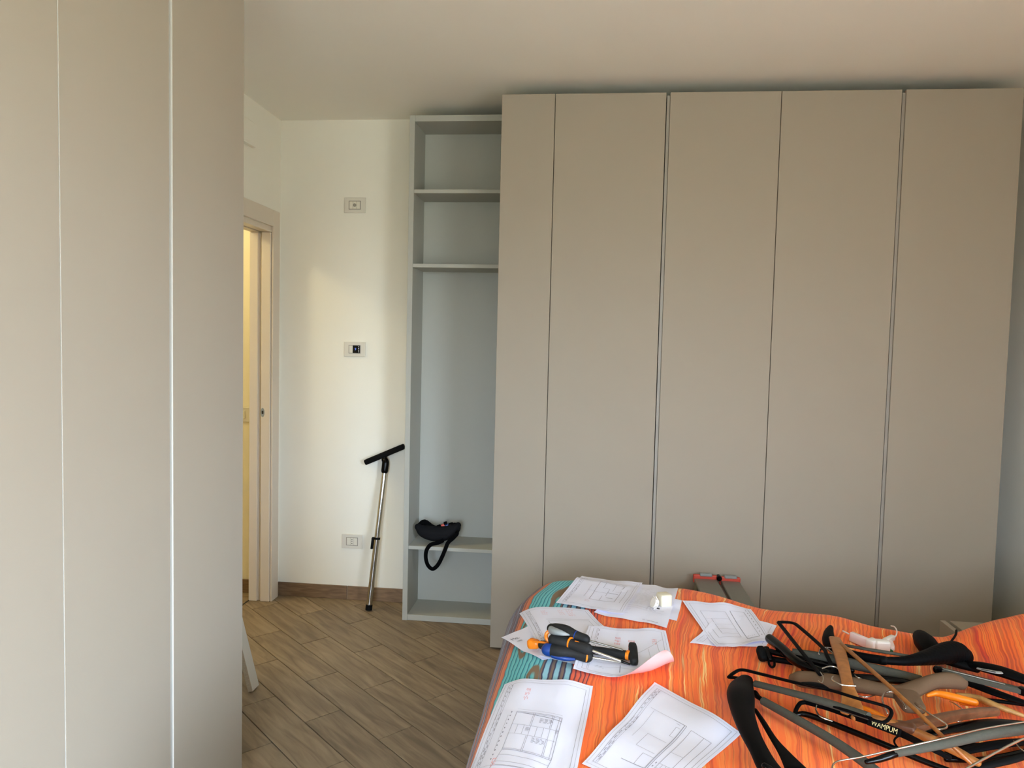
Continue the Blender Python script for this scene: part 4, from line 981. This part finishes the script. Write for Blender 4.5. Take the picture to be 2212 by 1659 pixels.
# --- taupe velvet hanger
g = Hanger('coat_hanger', 'thick taupe velvet hanger in the middle of the heap', (1900, 1490))
g.bar('shoulder', [(1714, 1466, .030), (1732, 1467, .034), (1790, 1473, .044), (1850, 1480, .050), (1905, 1490, .052), (1950, 1497, .052)], [10, 17, 19, 18, 19, 24], 'taupe', h=[11, 17, 17, 15, 13, 12], seg=16)
g.bar('shoulder', [(1935, 1498, .052), (1965, 1492, .052), (1990, 1482, .052), (2020, 1472, .050), (2050, 1470, .046), (2074, 1474, .040)], [22, 22, 17, 15, 17, 15], 'taupe', h=[12, 14, 15, 16, 17, 15], seg=16)
g.bar('neck', [(1955, 1500, .054), (1966, 1518, .055), (1975, 1531, .054)], [26, 25, 24], 'taupe', h=[11, 11, 10], power=4., seg=16)
g.bar('ferrule', [(1979, 1520, .080), (1986, 1526, .080)], 3.5, 'taupe', smooth=1)
g.hook([(1985, 1525, .080), (2008, 1542, .082), (2030, 1555, .082), (2043, 1564, .080), (2045, 1571, .078), (2036, 1575, .078), (2020, 1574, .078), (1997, 1563, .076)], 2.0)

# --- orange plastic hanger
g = Hanger('plastic_hanger', 'bright orange plastic hanger arm beside the taupe hanger', (2060, 1508))
g.bar('arm', [(2004, 1502, .036), (2022, 1498, .040), (2045, 1502, .042), (2080, 1511, .042), (2106, 1518, .038)], [4, 6, 8, 8, 7], 'orangep', h=[4, 6, 8, 8, 8])
g.bar('flange', [(2076, 1519, .030), (2092, 1521, .030), (2106, 1521, .032)], [4, 4, 5], 'orangep', h=4)
# second orange one under the black frame
g = Hanger('plastic_hanger', 'orange hanger piece showing through the black loop frame', (1880, 1535))
g.bar('arm', [(1838, 1524, .016), (1866, 1530, .020), (1890, 1540, .020), (1912, 1552, .016)], [5, 8, 8, 5], 'orangep', h=5)
g.hook([(1850, 1500, .042), (1862, 1505, .044), (1876, 1505, .044), (1889, 1502, .042)], 1.4)

# --- dark brown wooden hanger
g = Hanger('wooden_hanger', 'dark brown wooden hanger with rounded arm tip below the taupe neck', (2040, 1555))
g.bar('arm', [(2150, 1537, .042), (2110, 1540, .046), (2050, 1549, .050), (2000, 1562, .050), (1965, 1572, .046)], [9, 10, 11, 14, 17], 'darkwood', h=[9, 10, 10, 10, 10], power=3.)
g.bar('arm', [(1970, 1573, .050), (1930, 1566, .046), (1890, 1556, .040), (1850, 1546, .032)], [17, 14, 10, 8], 'darkwood', h=[10, 10, 8, 6], power=3.)
g.hook([(1917, 1541, .070), (1910, 1524, .074), (1906, 1509, .076), (1911, 1498, .078), (1922, 1494, .078), (1936, 1499, .078), (1947, 1513, .076), (1956, 1530, .072)], 1.9)
g.hook([(2053, 1554, .036), (2066, 1558, .038), (2076, 1557, .038), (2083, 1551, .036)], 1.5)

# --- honey wooden hanger with rod
g = Hanger('wooden_hanger', 'honey-coloured wooden hanger with a thin round rod across the heap', (1900, 1500))
g.bar('arm', [(1803, 1379, .070), (1811, 1400, .074), (1822, 1440, .078), (1831, 1480, .078), (1838, 1512, .070), (1842, 1542, .056)], [12, 14, 13, 13, 20, 25], 'wood', h=[4, 5, 5, 5, 5, 5], power=3., seg=14)
g.bar('arm', [(1842, 1544, .052), (1880, 1552, .050), (1920, 1562, .048), (1960, 1576, .046), (2010, 1597, .042), (2060, 1620, .036), (2112, 1648, .028)], [20, 11, 10, 10, 10, 10, 8], 'wood', h=[6, 8, 10, 10, 10, 9, 7], power=3., seg=14)
g.bar('rod', [(1818, 1392, .078), (1870, 1437, .086), (1930, 1490, .090), (1990, 1546, .088), (2050, 1604, .072), (2096, 1648, .042)], 4.6, 'wood', smooth=3)
g.hook([(1800, 1461, .104), (1797, 1467, .106), (1808, 1475, .108), (1822, 1480, .108), (1848, 1482, .106)], 1.6)

# --- black loop frame with grey sleeve
g = Hanger('trouser_hanger', 'black loop trouser hanger with a long grey sleeve, oval plate in its bar', (1750, 1500))
g.bar('loop_frame', [(1574, 1463, .020), (1586, 1453, .026), (1603, 1447, .034), (1640, 1455, .044), (1720, 1475, .066), (1790, 1490, .084), (1850, 1508, .096), (1905, 1523, .098), (1921, 1530, .096), (1926, 1540, .092), (1920, 1553, .088), (1909, 1560, .086), (1895, 1558, .086), (1878, 1552, .086)], 4.0, 'black', h=3.2)
g.bar('oval_plate', [(1733, 1475, .072), (1750, 1477, .078), (1770, 1481, .084), (1788, 1487, .085)], [5, 12, 12, 5], 'black', h=[2, 3, 3, 2])
g.bar('lower_rod', [(1576, 1463, .018), (1600, 1466, .024), (1632, 1477, .032), (1760, 1513, .062), (1882, 1552, .086)], 3.4, 'black', smooth=3)
g.bar('grey_sleeve', [(1632, 1477, .032), (1700, 1494, .048), (1770, 1513, .066), (1830, 1532, .076), (1876, 1547, .084)], [8, 9, 10, 10, 10], 'foam', h=[7, 7, 8, 8, 8], roundend=False, seg=14)
# --- WAMPUM trouser hanger
g = Hanger('trouser_hanger', 'long black trouser hanger lettered WAMPUM in gold', (1860, 1570))
wb = [(1740, 1517, .030), (1790, 1530, .040), (1840, 1547, .052), (1885, 1561, .062), (1940, 1582, .066), (1990, 1606, .058), (2050, 1636, .040)]
g.bar('loop_end', [(1717, 1545, .012), (1720, 1532, .020), (1729, 1519, .028), (1741, 1517, .030)], 4.5, 'black')
g.bar('upper_bar', wb, [4, 5, 5, 5, 5, 5, 5], 'black', h=[4, 5, 6, 7, 7, 6, 5], power=5.)
g.bar('lower_bar', [(1719, 1544, .012), (1740, 1543, .014), (1790, 1560, .016), (1900, 1604, .020), (1990, 1642, .018), (2060, 1668, .016)], [4.5, 6, 6.5, 6.5, 6.5, 6], 'gloss', seg=14)
p0, p1 = bp_(1881, 1560, .064), bp_(1940, 1582, .067)
mid = (p0+p1)/2
toward = (CAM-mid).normalized()
text_mesh('lettering', 'WAMPUM', .0158, mid+toward*.0155, p1-p0, Vector((0, .55, .83)), M['gold'], g.t, extrude=.0001, font_scale_x=.80)
bm = bmesh.new(); pxd = (p1-p0).normalized(); nn = pxd.cross(Vector((0, .55, .83))).normalized(); pyd = nn.cross(pxd)
obox(bm, mid+toward*.0115, pxd, pyd, nn, (p1-p0).length*.60, .0085, .0035, .001); mesh_obj('name_plate', bm, M['black'], g.t)
g.hook([(1764, 1524, .038), (1763, 1534, .034), (1770, 1546, .028), (1783, 1553, .026), (1801, 1559, .022)], 1.7)
g.bar('hook', [(1944, 1588, .040), (1934, 1595, .036), (1932, 1604, .030), (1940, 1615, .026), (1954, 1624, .022)], 2.2, 'black', seg=8)

# --- grey foam bar hanger in front
g = Hanger('trouser_hanger', 'open-ended black rod hanger with thick grey foam tube in front', (1780, 1590))
g.bar('rod', [(1632, 1500, .016), (1650, 1514, .020), (1760, 1577, .026), (1900, 1672, .026)], 5, 'black', smooth=3)
g.bar('end_knob', [(1631, 1497, .016), (1636, 1504, .016)], 6, 'black', smooth=1)
g.bar('foam_sleeve', [(1648, 1514, .022), (1715, 1551, .026), (1790, 1594, .030), (1850, 1634, .030), (1895, 1668, .028)], [8.5, 9.5, 10, 11, 11], 'foam', roundend=False, seg=14)

# --- broad black coat hanger in front
g = Hanger('coat_hanger', 'broad smooth black coat hanger nearest the slanted drawing', (1620, 1560))
g.bar('shoulder', [(1612, 1466, .026), (1602, 1484, .034), (1600, 1505, .042), (1605, 1540, .052), (1620, 1583, .060), (1640, 1622, .066), (1658, 1655, .070), (1690, 1700, .068)], [14, 25, 29, 25, 22, 21, 25, 34], 'black', h=[8, 13, 16, 16, 14, 13, 12, 14], seg=20)
g.bar('shoulder', [(1690, 1698, .066), (1750, 1712, .062), (1820, 1720, .050)], [30, 24, 18], 'black', h=[14, 14, 12], seg=16)
g.bar('lower_bar', [(1632, 1534, .026), (1650, 1562, .030), (1672, 1598, .036), (1698, 1632, .044), (1722, 1664, .052)], [4, 6, 8, 15, 26], 'black', h=[4, 5, 5, 6, 8])
g.bar('hook_socket', [(1652, 1655, .090), (1664, 1662, .090)], 7, 'gloss', smooth=1)

# --- long grey front sleeve with wire
g = Hanger('wire_hanger', 'bright wire hanger with a long grey sleeve across the front of the heap', (2030, 1605))
g.bar('foam_sleeve', [(1930, 1627, .074), (1985, 1616, .082), (2050, 1604, .088), (2130, 1586, .090), (2235, 1572, .088)], [9, 11, 11, 12, 12], 'foam', h=[9, 10, 10, 11, 11], roundend=False, seg=14)
g.bar('wire_frame', [(1797, 1662, .050), (1800, 1651, .052), (1812, 1644, .054), (1838, 1639, .058), (1862, 1635, .064), (1950, 1615, .092), (2050, 1592, .106), (2130, 1573, .110), (2235, 1556, .108)], 1.8, 'wire')
g.bar('sleeve_end', [(1872, 1646, .062), (1900, 1640, .066), (1934, 1628, .074)], [5, 7, 8], 'gloss', smooth=2)
g.bar('wire_frame', [(2070, 1670, .070), (2110, 1648, .078), (2150, 1626, .086), (2205, 1598, .094), (2240, 1588, .094)], 2.6, 'wire', smooth=2)

for o in bpy.data.objects:
    if '_o' in o.keys(): del o['_o']
